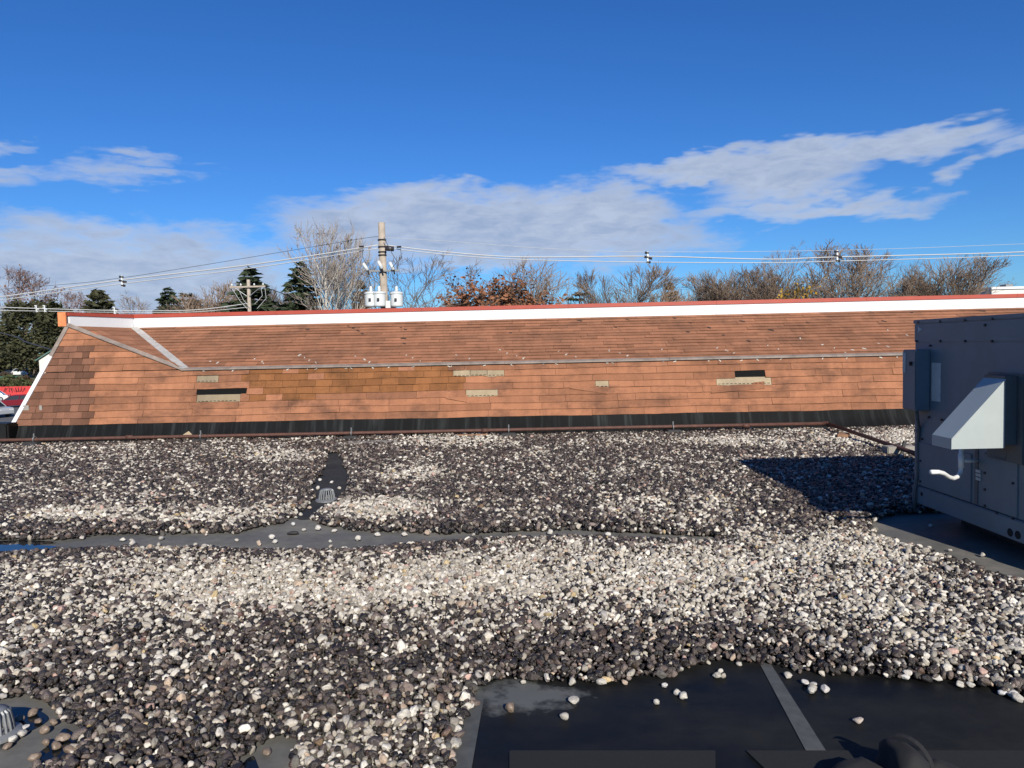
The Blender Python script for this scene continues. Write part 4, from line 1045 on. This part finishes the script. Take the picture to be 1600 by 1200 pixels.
def conifer_meshes(name, seed, foliage, H=12.0, R_=2.6, power=.85, whorls=22, per=9, droop=.25, base=.06, dens=26, leaf=.30, ragged=.25, flat_top=False):
    rg = random.Random(seed); tr, cr = MB(), MB()
    tr.tube([(0,0,0), (0,0,H*.5), (0,0,H*.98)], [H*.018, H*.011, .02], 7)
    for w in range(whorls):
        t = base + (1 - base) * (w + rg.random() * .6) / whorls; env = R_ * (max(0, 1 - t) ** power) * (1 if not flat_top else (.4 + .6 * abs(math.sin(6 * t))))
        env = max(env, .12)
        n = per if t < .85 else max(4, per - 3)
        for j in range(n):
            a = 6.283 * (j + rg.random() * .8) / n; L = env * rg.uniform(1 - ragged, 1 + ragged * .5); z = H * t
            dz = -droop * L * rg.uniform(.5, 1.2) + .12 * L
            e = Vector((math.cos(a) * L, math.sin(a) * L, z + dz)); s = Vector((0, 0, z))
            tr.tube([s, s.lerp(e, .9)], [.035, .012], 3, caps=False)
            m = max(5, int(dens * L / R_ + 4))
            for i in range(m):
                u_ = rg.uniform(.12, 1.0) ** .75; p = s.lerp(e, u_); wd = L * .26 * (1.15 - u_ * .75)
                p = p + Vector((rg.gauss(0, wd * .55), rg.gauss(0, wd * .55), rg.gauss(0, .06 * H / 12) - .05))
                d1 = Vector((math.cos(a) + rg.gauss(0, .6), math.sin(a) + rg.gauss(0, .6), rg.gauss(-.15, .35))).normalized(); d2 = d1.orthogonal().normalized(); d2.rotate(Matrix.Rotation(rg.uniform(0, 6.3), 3, d1))
                l = leaf * rg.uniform(.6, 1.35); cr.add([p - d1*l, p + d2*l*.4, p + d1*l*1.1, p - d2*l*.4], [(0,1,2,3)])
    return [('trunk', tr.mesh(name + '_trunk', 'bark', True)), ('crown', cr.mesh(name + '_crown', foliage))]
def bushy_meshes(name, seed, foliage, lobes, n, leaf, trunk=None):
    rg = random.Random(seed); cr, tr = MB(), MB()
    tot = sum(l[3] * l[4] for l in lobes)
    for (x, y, z, rx, rz_) in lobes:
        tr.tube([(0, 0, 0), (x * .4, y * .4, z * .5), (x, y, z + rz_ * .5)], [.28 if not trunk else trunk, .15, .03], 6, caps=False)
        for i in range(int(n * rx * rz_ / tot)):
            d = Vector((rg.gauss(0,1), rg.gauss(0,1), rg.gauss(0,1))).normalized(); u_ = rg.uniform(.35, 1.0) ** .5
            bmp_ = 1 + .16 * math.sin(5*d.x + 3*d.z + x) * math.sin(4*d.y + 6*d.z)
            taper = 1 - .35 * max(0, d.z)
            p = Vector((x + d.x * rx * u_ * bmp_ * taper, y + d.y * rx * u_ * bmp_ * taper, max(.2, z + d.z * rz_ * u_ * bmp_)))
            e1 = (d + Vector((rg.gauss(0,.7), rg.gauss(0,.7), rg.gauss(0,.7)))).normalized(); e2 = e1.orthogonal().normalized(); e2.rotate(Matrix.Rotation(rg.uniform(0, 6.3), 3, e1))
            l = leaf * rg.uniform(.5, 1.4); cr.add([p - e1*l, p + e2*l*.5, p + e1*l, p - e2*l*.5], [(0,1,2,3)])
    return [('trunk', tr.mesh(name + '_trunk', 'bark', True)), ('crown', cr.mesh(name + '_crown', foliage))]
def plant(name, meshes, px_, top_y, D, label, H0, width_px=None, rz=0.0, group=None, cat='tree', w0=None):
    """stand a tree on the ground so that its top reaches the surveyed height"""
    H0 = max(float(np.percentile([v.co.z for v in me.vertices], 99.6)) for nm, me in meshes if nm != 'trunk')
    top = at(px_, top_y, D); h = top.z - GZ; s = h / H0
    e = empty(name, (top.x, D, GZ), rz); sx = s
    if width_px:
        xs = np.concatenate([np.array([(v.co.x, v.co.y) for v in me.vertices]) for nm, me in meshes if nm != 'trunk'])
        w0 = .5 * float(np.subtract(*np.percentile(xs[:, 0], [97, 3])) + np.subtract(*np.percentile(xs[:, 1], [97, 3])))
        sx = (width_px * D / F) / w0
    e.scale = (sx, sx, s)
    for nm, me in meshes: link(nm, me, e)
    tag(e, label, cat, group); return e
M_round = tree_meshes('round_tree', 1, 'bark', 'twig', H=12.0, trunk_h=.14, limbs=9, spread=.62, width=.55, kids=(8,7,7,6), low=.05, r0=.26)
M_round2 = tree_meshes('round_tree', 12, 'bark', 'twig', H=12.0, trunk_h=.12, limbs=10, spread=.6, width=.5, kids=(8,7,7,6), low=.05, r0=.24)
M_vase = tree_meshes('vase_tree', 2, 'bark', 'twig', H=12.0, trunk_h=.2, limbs=8, spread=.5, width=.46, kids=(7,6,6,5), low=.1, r0=.22, up=.35)
M_thicket = tree_meshes('thicket', 3, 'bark', 'twig', H=10.0, trunk_h=.1, limbs=5, spread=.45, width=.6, kids=(7,6,6,5), stems=4, low=.02, r0=.14, up=.35)
M_sparse = tree_meshes('sparse_tree', 4, 'bark', 'twig', H=12.0, trunk_h=.2, limbs=8, spread=.62, width=.52, kids=(6,5,5,4), low=.08, r0=.2, up=.15, crook=.2)
M_syc = tree_meshes('sycamore', 6, 'bark_pale', 'twig_pale', leaf='twig_red', leaf_n=420, leaf_size=.13, cutlevel=2, H=20.0, trunk_h=.28, limbs=10, spread=.5, width=.27, kids=(6,5,5,4), low=.15, r0=.3, up=.4, crook=.2, thin=1.2)
M_syc2 = tree_meshes('sycamore', 9, 'bark_pale', 'twig_pale', leaf='twig_red', leaf_n=380, leaf_size=.13, cutlevel=2, H=18.0, trunk_h=.2, limbs=9, spread=.5, width=.25, kids=(6,5,5,4), stems=2, low=.1, r0=.26, up=.4, crook=.2, thin=1.2)
M_oak = tree_meshes('oak', 7, 'bark', 'twig', leaf='leaf_oak', leaf_n=12500, leaf_size=.2, leaf_low=.95, H=13.0, trunk_h=.14, limbs=9, spread=.62, width=.56, kids=(7,6,6,5), low=.04, r0=.3)
M_oak2 = tree_meshes('oak', 17, 'bark', 'twig', leaf='leaf_oak', leaf_n=9000, leaf_size=.19, leaf_low=.72, H=13.0, trunk_h=.14, limbs=9, spread=.55, width=.46, kids=(7,6,5,4), low=.04, r0=.3)
M_redmaple = tree_meshes('red_maple', 8, 'bark', 'twig_red', leaf='twig_red', leaf_n=1500, leaf_size=.14, H=12.0, trunk_h=.22, limbs=8, spread=.6, width=.5, kids=(6,5,5,4), low=.15, r0=.2)
M_yellow = tree_meshes('yellow_tree', 10, 'bark', 'twig', leaf='leaf_yellow', leaf_n=1500, leaf_size=.16, H=8.0, trunk_h=.15, limbs=6, spread=.6, width=.5, kids=(5,5,4), levels=3, low=.05, r0=.12)
M_spruce = conifer_meshes('spruce', 20, 'conifer', H=13.0, R_=3.6, power=.75, droop=.3, whorls=30, per=9, ragged=.35, dens=34, leaf=.36)
M_spruce2 = conifer_meshes('spruce', 21, 'conifer', H=13.0, R_=3.3, power=.65, droop=.28, whorls=27, per=9, ragged=.4, dens=34, leaf=.36)
M_cone = conifer_meshes('cone_conifer', 22, 'juniper', H=9.0, R_=3.2, power=.62, droop=-.35, whorls=20, per=12, ragged=.15, dens=36, leaf=.28)
M_pine = conifer_meshes('pine', 23, 'conifer', H=9.0, R_=2.6, power=.5, droop=-.1, whorls=9, per=8, base=.35, ragged=.5, dens=26, leaf=.28, flat_top=True)
M_brown = conifer_meshes('brown_conifer', 24, 'shrub_brown', H=8.0, R_=3.0, power=.7, droop=-.2, whorls=16, per=10, ragged=.3, dens=34, leaf=.26)
M_junip = bushy_meshes('juniper', 25, 'juniper', [(-5.2,0,7.5,4.6,5.6),(-1.0,1,11.5,5.4,7.2),(4.4,0,10.5,4.6,6.6),(1.5,-2,6.0,6.0,4.5),(-6.8,0,5.0,3.2,3.6),(7.0,1,8.0,3.4,5.0),(-2.8,0,15.5,2.4,3.4),(3.4,0,15.0,2.6,3.6)], 15000, .42, trunk=.5)

def P_(name, M, x, y, D, label, H0, w=None, w0=None, rz=0.0, group='bare trees beyond the parapet'): return plant(name, M, x, y, D, label, H0, w, rz, group, 'tree', w0)
EV, BT = 'evergreens beyond the parapet', 'bare trees beyond the parapet'
P_('juniper_tree', M_junip, 52, 472, 205, 'huge spreading dark evergreen behind the parked vehicles at left', 19.0, 112, 19.5, group=EV)
P_('bare_tree', M_redmaple, 28, 419, 235, 'reddish bare tree rising behind the huge evergreen at far left', 12.0, 105, 12.0)
P_('bare_tree', M_redmaple, 112, 456, 240, 'low reddish bare tree left of the round topped conifer', 12.0, 70, 12.0, rz=2)
P_('bare_tree', M_sparse, -40, 440, 230, 'bare tree at the left margin beside the reddish one', 12.0, 100, 12.0, rz=1)
P_('conifer_tree', M_cone, 153, 455, 120, 'round topped green conifer just left of the coping bend', 9.0, 70, 6.4, group=EV)
P_('bare_tree', M_sparse, 212, 462, 170, 'faint sparse bare tree between the round conifer and small spruce', 12.0, 70, 12.0, rz=.7)
P_('spruce_tree', M_spruce2, 262, 452, 140, 'small dark spruce left of the flat topped pine', 13.0, 62, 6.0, group=EV)
P_('pine_tree', M_pine, 296, 459, 130, 'small flat topped pine beside the small dark spruce', 9.0, 50, 5.2, group=EV)
P_('bare_tree', M_thicket, 300, 468, 120, 'low brown thicket below the flat topped pine', 10.0, 90, 12.0)
P_('bare_tree', M_thicket, 350, 445, 115, 'bare brown thicket left of the crossarm pole', 10.0, 90, 12.0, rz=1.3)
P_('spruce_tree', M_spruce, 391, 422, 105, 'tall spruce standing behind the crossarm pole', 13.0, 105, 6.6, group=EV)
P_('bare_tree', M_thicket, 425, 455, 125, 'bare brown thicket between the two tall spruces', 10.0, 80, 12.0, rz=2.1)
P_('spruce_tree', M_spruce2, 469, 413, 88, 'tall dark spruce at the foot of the white sycamore', 13.0, 84, 6.0, rz=1.0, group=EV)
P_('sycamore_tree', M_syc, 502, 346, 82, 'tall white barked bare sycamore, the highest tree', 20.0, 110, 10.8, rz=.4)
P_('sycamore_tree', M_syc2, 543, 364, 86, 'pale twin stemmed sycamore just left of the transformer pole', 18.0, 85, 9.0, rz=1.5)
P_('brown_conifer', M_brown, 563, 440, 100, 'brown evergreen behind the transformers', 8.0, 55, 6.0, group=EV)
P_('bare_tree', M_sparse, 645, 400, 90, 'fine twigged bare tree right of the transformer pole', 12.0, 125, 12.0, rz=2.2)
P_('oak_tree', M_oak, 757, 418, 95, 'oak thick with russet leaves left of its taller neighbour', 13.0, 150, 14.5, rz=.2)
P_('oak_tree', M_oak2, 820, 405, 98, 'half bare oak with russet leaves low in its crown', 13.0, 140, 12.0, rz=1.2)
P_('pine_tree', M_pine, 905, 458, 110, 'low dark pine at the right foot of the oaks', 9.0, 45, 5.2, rz=1, group=EV)
P_('bare_tree', M_vase, 938, 424, 110, 'smaller bare tree left of the grey vase shaped one', 12.0, 92, 11.0)
P_('bare_tree', M_vase, 995, 417, 108, 'grey vase shaped bare tree left of the small conifer', 12.0, 132, 11.0, rz=2.5)
P_('conifer_tree', M_brown, 1047, 443, 115, 'small brown green conifer right of the vase shaped tree', 8.0, 46, 6.0, group=EV)
P_('bare_tree', M_thicket, 1095, 447, 130, 'low bare tree at the left end of the right hand thicket', 10.0, 60, 12.0, rz=.5)
P_('bare_tree', M_round2, 1130, 424, 120, 'bare rounded tree at the left of the right hand thicket', 12.0, 95, 12.0, rz=.3)
P_('bare_tree', M_thicket, 1180, 421, 118, 'dense bare thicket in front of the tall forked tree', 10.0, 105, 12.0, rz=1.7)
P_('bare_tree', M_sparse, 1228, 390, 105, 'tall forked bare tree left of the big round one', 12.0, 90, 12.0, rz=.9)
P_('yellow_tree', M_yellow, 1242, 437, 96, 'small tree still holding yellow leaves', 8.0, 62, 8.0)
P_('bare_tree', M_round, 1315, 387, 100, 'big round bare tree behind the cable spacer at right', 12.0, 145, 13.0, rz=.3)
P_('bare_tree', M_sparse, 1402, 410, 112, 'thin bare tree between the two big round trees', 12.0, 70, 12.0, rz=1.9)
P_('bare_tree', M_round2, 1478, 404, 108, 'big round bare tree at the right end of the row', 12.0, 128, 12.0, rz=2.4)
P_('bare_tree', M_thicket, 1430, 432, 116, 'low bare thicket at the left foot of the last round tree', 10.0, 80, 12.0, rz=2.8)
P_('bare_tree', M_sparse, 1575, 440, 170, 'tiny far bare tree at the right margin', 12.0, 45, 12.0, rz=.4)

# ------------------------------------------------------------------ poles and wires
def pole_base(px, top, D): p = at(px, top, D); return Vector((p.x, D, GZ)), p.z - GZ
PD = 27.0
pb, ph = pole_base(596, 348, PD)
pole = empty('utility_pole', pb); tag(pole, 'weathered wooden utility pole carrying three transformers', 'pole')
MB().tube([(0,0,0), (.02,0,ph*.5), (0,0,ph)], [.17,.155,.125], 14).build('shaft', 'polewood', pole, smooth=True)
def rel(px, y, dd=0.0): return at(px, y, PD + dd) - pb
zc = rel(597, 424).z
MB().box((-.52, -.2, zc - .03), (.62, -.13, zc + .03)).build('crossarm', 'galv', pole)
for (x, y, ang) in [(571, 417, -.55), (594, 414, -.45), (612, 416, -.45)]:
    c = rel(x, y, -.3); d = Vector((math.sin(ang), 0, math.cos(ang)))
    ct = MB().tube([c + d*.15, c - d*.15], [.058, .064], 8).build('cutout', 'can', pole, smooth=True)
    MB().tube([c - d*.14, c - d*.14 + Vector((.03, .05, -.16))], [.03, .035], 6).build('fuse_holder', 'insul', ct)
for (x, w) in [(580, 25), (593, 25), (620, 25)]:
    c = rel(x + .0, 470, -.42 if x != 593 else -.5); z0 = rel(x, 480).z; z1 = rel(x, 459).z
    can = MB().lathe([(.205, z0), (.22, z0 + .04), (.22, z1 - .05), (.245, z1 - .04), (.245, z1), (.17, z1 + .04), (.05, z1 + .06)], 20, (c.x, c.y, 0)).build('transformer', 'can', pole, smooth=False)
    MB().lathe([(.06, z1 + .03), (.055, z1 + .08), (.07, z1 + .1), (.05, z1 + .14), (.06, z1 + .16), (.035, z1 + .24)], 10, (c.x, c.y, 0)).build('bushing', 'can', can, smooth=True)
    MB().box((c.x - .04, c.y - .30, z0 + .2), (c.x + .04, c.y - .25, z0 + .28)).build('terminal', 'insul', can)
MB().box((.1, -.3, rel(600, 482).z), (.42, .1, rel(600, 471).z)).build('mounting_bracket', 'can', pole)
for y in (375, 386, 394, 399):
    z = rel(597, y).z; MB().lathe([(.15, z - .025), (.16, z), (.15, z + .025)], 14).build('band', 'insul', pole)
MB().tube([rel(603, 388, -.25) + Vector((-.02,0,0)), rel(610, 389, -.25) + Vector((.12,0,0))], .09, 8).build('splice_case', 'insul', pole, smooth=True)
for (x, y) in [(565.5, 385.5), (624, 386)]:
    MB().tube([rel(x - 4, y, -.1), rel(x + 3, y - .5, -.1)], .035, 6).build('clamp', 'insul', pole)
for pts_ in [[(567,387),(566,400),(572,412)], [(626,388),(627,402),(618,412),(613,418)], [(600,371),(612,395),(620,408)], [(572,425),(578,440),(581,458)], [(612,424),(616,440),(620,458)], [(592,424),(594,440),(593,458)], [(575,472),(588,476),(600,470)]]:
    MB().tube([rel(x, y, -.35) for x, y in pts_], .014, 4).build('jumper_wire', 'cable_dark', pole)
P2D = 50.0
p2, h2 = pole_base(388, 437, P2D)
pole2 = empty('utility_pole', p2); tag(pole2, 'slim pale utility pole with a single crossarm before the spruce', 'pole')
MB().tube([(0,0,0), (0,0,h2)], [.16,.115], 10).build('shaft', 'polewood', pole2, smooth=True)
za = at(388, 448, P2D).z - p2.z; MB().box((-1.2, -.24, za - .07), (1.2, -.16, za + .04)).build('crossarm', 'polewood', pole2)
for sx in (-1, 1): MB().tube([(sx*.9, -.2, za - .05), (sx*.08, -.17, za - .65)], .03, 5).build('brace', 'galv', pole2)
for x in (-1.05, -.45, .45, 1.05): MB().lathe([(.05, za + .07), (.06, za + .13), (.03, za + .2)], 8, (x, -.2, 0)).build('insulator', 'can', pole2)
for pts_ in [[(362,450),(375,470),(386,482)], [(372,450),(380,468),(390,480)], [(408,450),(410,462),(398,475)], [(414,450),(416,466),(402,482)]]:
    MB().tube([at(x, y, P2D - .3) - p2 for x, y in pts_], .016, 4).build('jumper_wire', 'cable', pole2)

def wire(name, pts, r, mat, label, cat='cable', group='overhead cables'):
    ps = [at(x, y, D) for x, y, D in pts]; out = []
    for i in range(len(ps) - 1):
        p0 = ps[max(i-1, 0)]; p1 = ps[i]; p2_ = ps[i+1]; p3 = ps[min(i+2, len(ps)-1)]
        for k in range(8):
            t = k / 8; out.append(.5 * ((2*p1) + (p2_ - p0)*t + (2*p0 - 5*p1 + 4*p2_ - p3)*t*t + (-p0 + 3*p1 - 3*p2_ + p3)*t**3))
    out.append(ps[-1]); o = MB().tube([p - ps[0] for p in out], r, 5).build(name, mat, smooth=True); o.location = ps[0]; tag(o, label, cat, group)
wire('overhead_cable', [(-260,496,31),(0,464,30),(190,437.5,29),(400,412.5,28),(591,383,27)], .024, 'cable', 'thick white upper cable running left from the transformer pole')
wire('overhead_cable', [(-260,502,31),(0,469,30),(190,443.5,29),(400,418,28),(591,388,27)], .017, 'cable', 'white lower cable running left from the transformer pole')
wire('overhead_cable', [(602,383,27),(700,394,27),(815,401.5,27),(1012,400.5,27),(1200,405,27),(1308,401.5,27),(1600,393.5,27),(1900,376,27)], .021, 'cable', 'thick white upper cable running right from the transformer pole')
wire('overhead_cable', [(602,387,27),(700,398,27),(815,405.5,27),(1012,409.5,27),(1200,410.5,27),(1308,408,27),(1600,399,27),(1900,384,27)], .015, 'cable', 'white lower cable running right from the transformer pole')
wire('overhead_wire', [(-260,470,31),(80,446,29.5),(190,434,29),(300,417,28.5),(457,391,27.6),(577,371,27),(593,372,27)], .008, 'cable_dark', 'thin dark wire above the left hand cables', 'wire')
wire('overhead_wire', [(598,371,27),(700,377,27),(850,388,27),(1012,393.5,27),(1308,391,27),(1600,381,27),(1900,368,27)], .007, 'cable', 'thin pale wire above the right hand cables', 'wire')
wire('overhead_cable', [(-200,474,44),(0,480,46),(60,482,46.5),(180,485,48),(300,484.5,49),(388,474,50)], .026, 'cable', 'white upper cable from the crossarm pole to the left margin')
wire('overhead_cable', [(-200,480,44),(0,485,46),(60,486,46.5),(180,488,48),(300,487.5,49),(388,480,50)], .020, 'cable', 'white lower cable from the crossarm pole to the left margin')
wire('overhead_wire', [(414,449,50),(440,458,58),(470,470,70)], .03, 'cable_dark', 'short dark wire leaving the crossarm pole to the right', 'wire')
wire('service_cable', [(-160,488,25),(0,520,18),(40,534,16.5),(86,548,14.6)], .016, 'cable_dark', 'black service cable dropping to the left rake of the wall')
def spacer(x, y, D, label, mat='insul', s=1.0):
    c = at(x, y, D); e = empty('cable_spacer', c); tag(e, label, 'spacer', 'cable spacers')
    MB().box((-.03*s, -.03, -.22*s), (.03*s, .03, .2*s)).build('stem', 'can', e)
    for (dx, dz) in ((-.03, .17), (-.05, .02), (.09, -.03), (.03, -.17)):
        MB().tube([(dx*s - .07*s, 0, dz*s), (dx*s + .07*s, 0, dz*s - .02*s)], .045*s, 6).build('clip', mat, e)
spacer(191, 439, 29, 'black clipped cable spacer on the left hand cables')
spacer(1012, 402, 27, 'black clipped cable spacer over the small conifer')
spacer(1308, 400, 27, 'black clipped cable spacer over the big round tree')
for x, l in ((57, 'left one of the paired pale spacers on the low cables'), (70, 'right one of the paired pale spacers on the low cables'), (179, 'single pale spacer on the low cables by the round conifer')):
    spacer(x, 482 if x < 100 else 485, 46.5, l, 'can', 1.0)

# ------------------------------------------------------------------ street beyond the left edge
def house(name, cx, cy, w, d, h, rh, rz, wall, roof, label, trim=None):
    e = empty(name, (cx, cy, GZ), rz); tag(e, label, 'house')
    MB().prism([(-w/2, -d/2, 0), (w/2, -d/2, 0), (w/2, -d/2, h), (0, -d/2, h + rh), (-w/2, -d/2, h)], (0, d, 0)).build('wall', wall, e)
    for s in (-1, 1):
        a = Vector((s * (w/2 + .5), -d/2 - .4, h - .35 * rh / (w/2) * 1.0)); b = Vector((0, -d/2 - .4, h + rh + .05)); u_ = Vector((0, d + .8, 0)); t_ = Vector((0, 0, .22))
        MB().hexa([a, b, b + u_, a + u_], [a + t_, b + t_, b + u_ + t_, a + u_ + t_]).build('roof', roof, e)
    for x in (-w*.25, w*.25):
        f = MB().box((x - .6, -d/2 - .05, 1.0), (x + .6, -d/2 + .02, 2.5)).build('window', 'white', e)
        MB().box((x - .5, -d/2 - .07, 1.1), (x + .5, -d/2 - .052, 2.4)).build('pane', 'glass', f)
    MB().box((-.5, -d/2 - .06, 0), (.5, -d/2 + .02, 2.1)).build('door', 'green', e)
    return e
q = at(118, 560, 140); house('house', q.x, 143, 12.0, 9.0, 5.2, 3.6, 0, 'house', 'roof_green', 'white gabled house peeping out beside the left rake')
q = at(-22, 520, 190); house('house', q.x, 235, 16.0, 12.0, 6.5, 9.0, .0, 'house', 'roof_dark', 'house with a steep dark roof at the left margin')
q = at(1590, 450, 150)
shed = empty('flat_roofed_building', (q.x + 6, 160, GZ)); tag(shed, 'pale flat roofed building at the right margin beyond the coping', 'building')
zz = at(1590, 449, 150).z - GZ; MB().box((-8, -5, 0), (14, 8, zz)).build('wall', 'house', shed); MB().box((-8.3, -5.3, zz), (14.3, 8.3, zz + .5)).build('roof', 'white', shed)
MB().box((-3, -2, zz + .5), (-1.5, 0, zz + 1.2)).build('roof_vent', 'galv', shed)

def car(name, q, rz, paint, label, suv=False):
    e = empty(name, q, rz); tag(e, label, 'car')
    L, W = 4.6, .88
    hb = .95 if suv else .82; hr = 1.68 if suv else 1.43
    prof = [(-2.3,.35),(-2.3,.7),(-2.2,hb-.02),(-1.2,hb+.08),(1.35,hb+.1),(2.15,hb),(2.3,.72),(2.3,.35),(1.85,.24),(-1.85,.24)]
    b = MB(); n = len(prof)
    rings = []
    for (y, k) in ((-W, .0), (-W*.97, .0), (W*.97, 0), (W, 0)):
        inset = .05 if abs(y) == W else 0
        rings.append([Vector((x * (1 - inset * .4), y, z - (inset if z > .6 else -inset))) for x, z in prof])
    vs = [p for r_ in rings for p in r_]; fs = [tuple(range(n)), tuple(range(3*n, 4*n))]
    for i in range(3): fs += [(i*n + k, i*n + (k+1) % n, (i+1)*n + (k+1) % n, (i+1)*n + k) for k in range(n)]
    b.add(vs, fs); body = b.build('body', paint, e, bevel=.03)
    rear = 2.05 if suv else 1.75
    def cab(z0, z1, w0, w1, x0, x1, x2, x3): return MB().hexa([Vector((x0,-w0,z0)), Vector((x3,-w0,z0)), Vector((x3,w0,z0)), Vector((x0,w0,z0))], [Vector((x1,-w1,z1)), Vector((x2,-w1,z1)), Vector((x2,w1,z1)), Vector((x1,w1,z1))])
    cab(hb+.06, hr-.06, W*.95, W*.78, -1.25, -.45, rear-.55, rear).build('window', 'glass', e)
    cab(hr-.075, hr, W*.80, W*.70, -.52, -.35, rear-.7, rear-.45).build('roof', paint, e, bevel=.02)
    for (xb, xt) in ((-1.2, -.45), (.35, .4), (rear - .02, rear - .58)):
        for s in (-1, 1): MB().tube([(xb, s*W*.95, hb+.08), (xt, s*W*.79, hr-.05)], .045, 5).build('pillar', paint, e)
    for x in (-1.42, 1.4):
        for s in (-1, 1):
            w = MB().tube([(x, s*(W+.01), .33), (x, s*(W-.2), .33)], .33, 16).build('wheel', 'tyre', e)
            MB().tube([(x, s*(W+.02), .33), (x, s*(W+.005), .33)], .21, 12).build('rim', 'rim', w)
    for s in (-1, 1):
        MB().box((-2.29, s*.62 - .2, .66), (-2.22, s*.62 + .2, .8)).build('headlight', 'lamp_white', e); MB().box((2.22, s*.64 - .18, .72), (2.3, s*.64 + .18, .9)).build('tail_light', 'lamp_red', e)
    return e
def on_ground(px, py): q = onz(px, py, GZ + .03); return q
car('parked_car', on_ground(28, 636), R(20), 'car_red', 'dark red car parked below the red banner')
car('parked_car', on_ground(-16, 652), R(160), 'car_silver', 'silver car cut by the left margin nearest the roof', True)
car('parked_car', on_ground(-17, 628), R(25), 'car_white', 'white car half hidden behind the dark red car')
q = at(6, 575, 225); car('parked_car', (q.x, 225, GZ + .03), R(5), 'car_dark', 'dark vehicle parked below the huge evergreen', True).scale = (1.25,)*3
q = at(27, 575, 225); car('parked_car', (q.x, 226, GZ + .03), R(5), 'car_white', 'white van like vehicle parked under the huge evergreen', True).scale = (1.35,)*3
bq = at(12, 610, 112); ban = empty('banner_wall', (bq.x, 112, GZ)); tag(ban, 'red banner with dark script behind the parked cars', 'banner')
z0 = at(12, 621, 112).z - GZ; z1 = at(12, 604, 112).z - GZ
MB().box((-9, -.05, max(.05, z0)), (5.2, .05, z1)).build('banner', 'banner', ban)
for x in (-8.6, -4, .6, 5.0): MB().box((x - .06, .06, 0), (x + .06, .18, z1)).build('post', 'galv', ban)
rg = random.Random(4); let = MB()
for (x, w) in [(-1.15+.9, .4), (-.55+.9, .35), (-.1+.9, .4), (.5+.9, .3), (.95+.9, .35), (1.5+.9, .4), (-2.6, .3)]:
    zc = (max(.05, z0) + z1) / 2 + .15
    pts_ = [Vector((x + w * (t - .5) * 1.3 + .12 * math.sin(7*t + x), -.075, zc + .42 * math.sin(9*t + 3*x) * (1 - .4*t))) for t in [i / 9 for i in range(10)]]
    let.tube(pts_, .045, 4)
let.build('lettering', 'ink', ban)
gq = at(30, 590, 160); gf = empty('green_fence', (gq.x, 150, GZ)); tag(gf, 'dark green fence along the verge beyond the banner', 'fence')
for i in range(9): MB().box((-16 + i*2.6, -.04, .15), (-16 + i*2.6 + 2.5, .04, 2.0)).build('panel', 'green', gf)
for i in range(10): MB().box((-16.07 + i*2.6, -.08, 0), (-15.97 + i*2.6, .08, 2.15)).build('post', 'roof_dark', gf)
M_shrub = bushy_meshes('shrub', 31, 'shrub', [(0,0,.8,1.2,.9),(.9,.3,.7,.8,.7),(-.9,-.2,.6,.9,.7)], 1500, .14, trunk=.05)
M_shrub2 = bushy_meshes('shrub', 32, 'shrub_brown', [(0,0,.8,1.2,1.0),(.9,.3,.7,.8,.8),(-.9,-.2,.6,.9,.7)], 1300, .13, trunk=.05)
for i, (x, D, s, mm, l) in enumerate([(5,118,1.5,M_shrub,'green shrub behind the banner nearest the margin'),(20,119,1.3,M_shrub2,'brown shrub behind the middle of the banner'),(34,118,1.4,M_shrub,'green shrub behind the banner beside the yellow kerb'),(47,120,1.2,M_shrub2,'brown shrub behind the right end of the banner'),(-14,119,1.6,M_shrub,'green shrub outside the left margin behind the banner'),(14,140,1.5,M_shrub,'green shrub before the dark green fence'),(38,141,1.3,M_shrub2,'russet shrub before the dark green fence'),(8,176,1.3,M_shrub2,'low russet shrub before the parked vehicles')]):
    q = at(x, 600, D); e = empty('shrub', (q.x, D, GZ + .02), i * 1.3); e.scale = (s, s, s)
    for nm, me in mm: link({'trunk': 'stem', 'crown': 'foliage'}[nm], me, e)
    tag(e, l, 'shrub', 'shrubs along the verge')
q = at(44, 592, 128); tag(MB().box((-1.3, -.2, 0), (1.3, .2, .35)).build('yellow_kerb', 'yellow', bevel=.05), 'short yellow kerb stop beside the shrubs', 'kerb').location = (q.x, 128, GZ + .02)
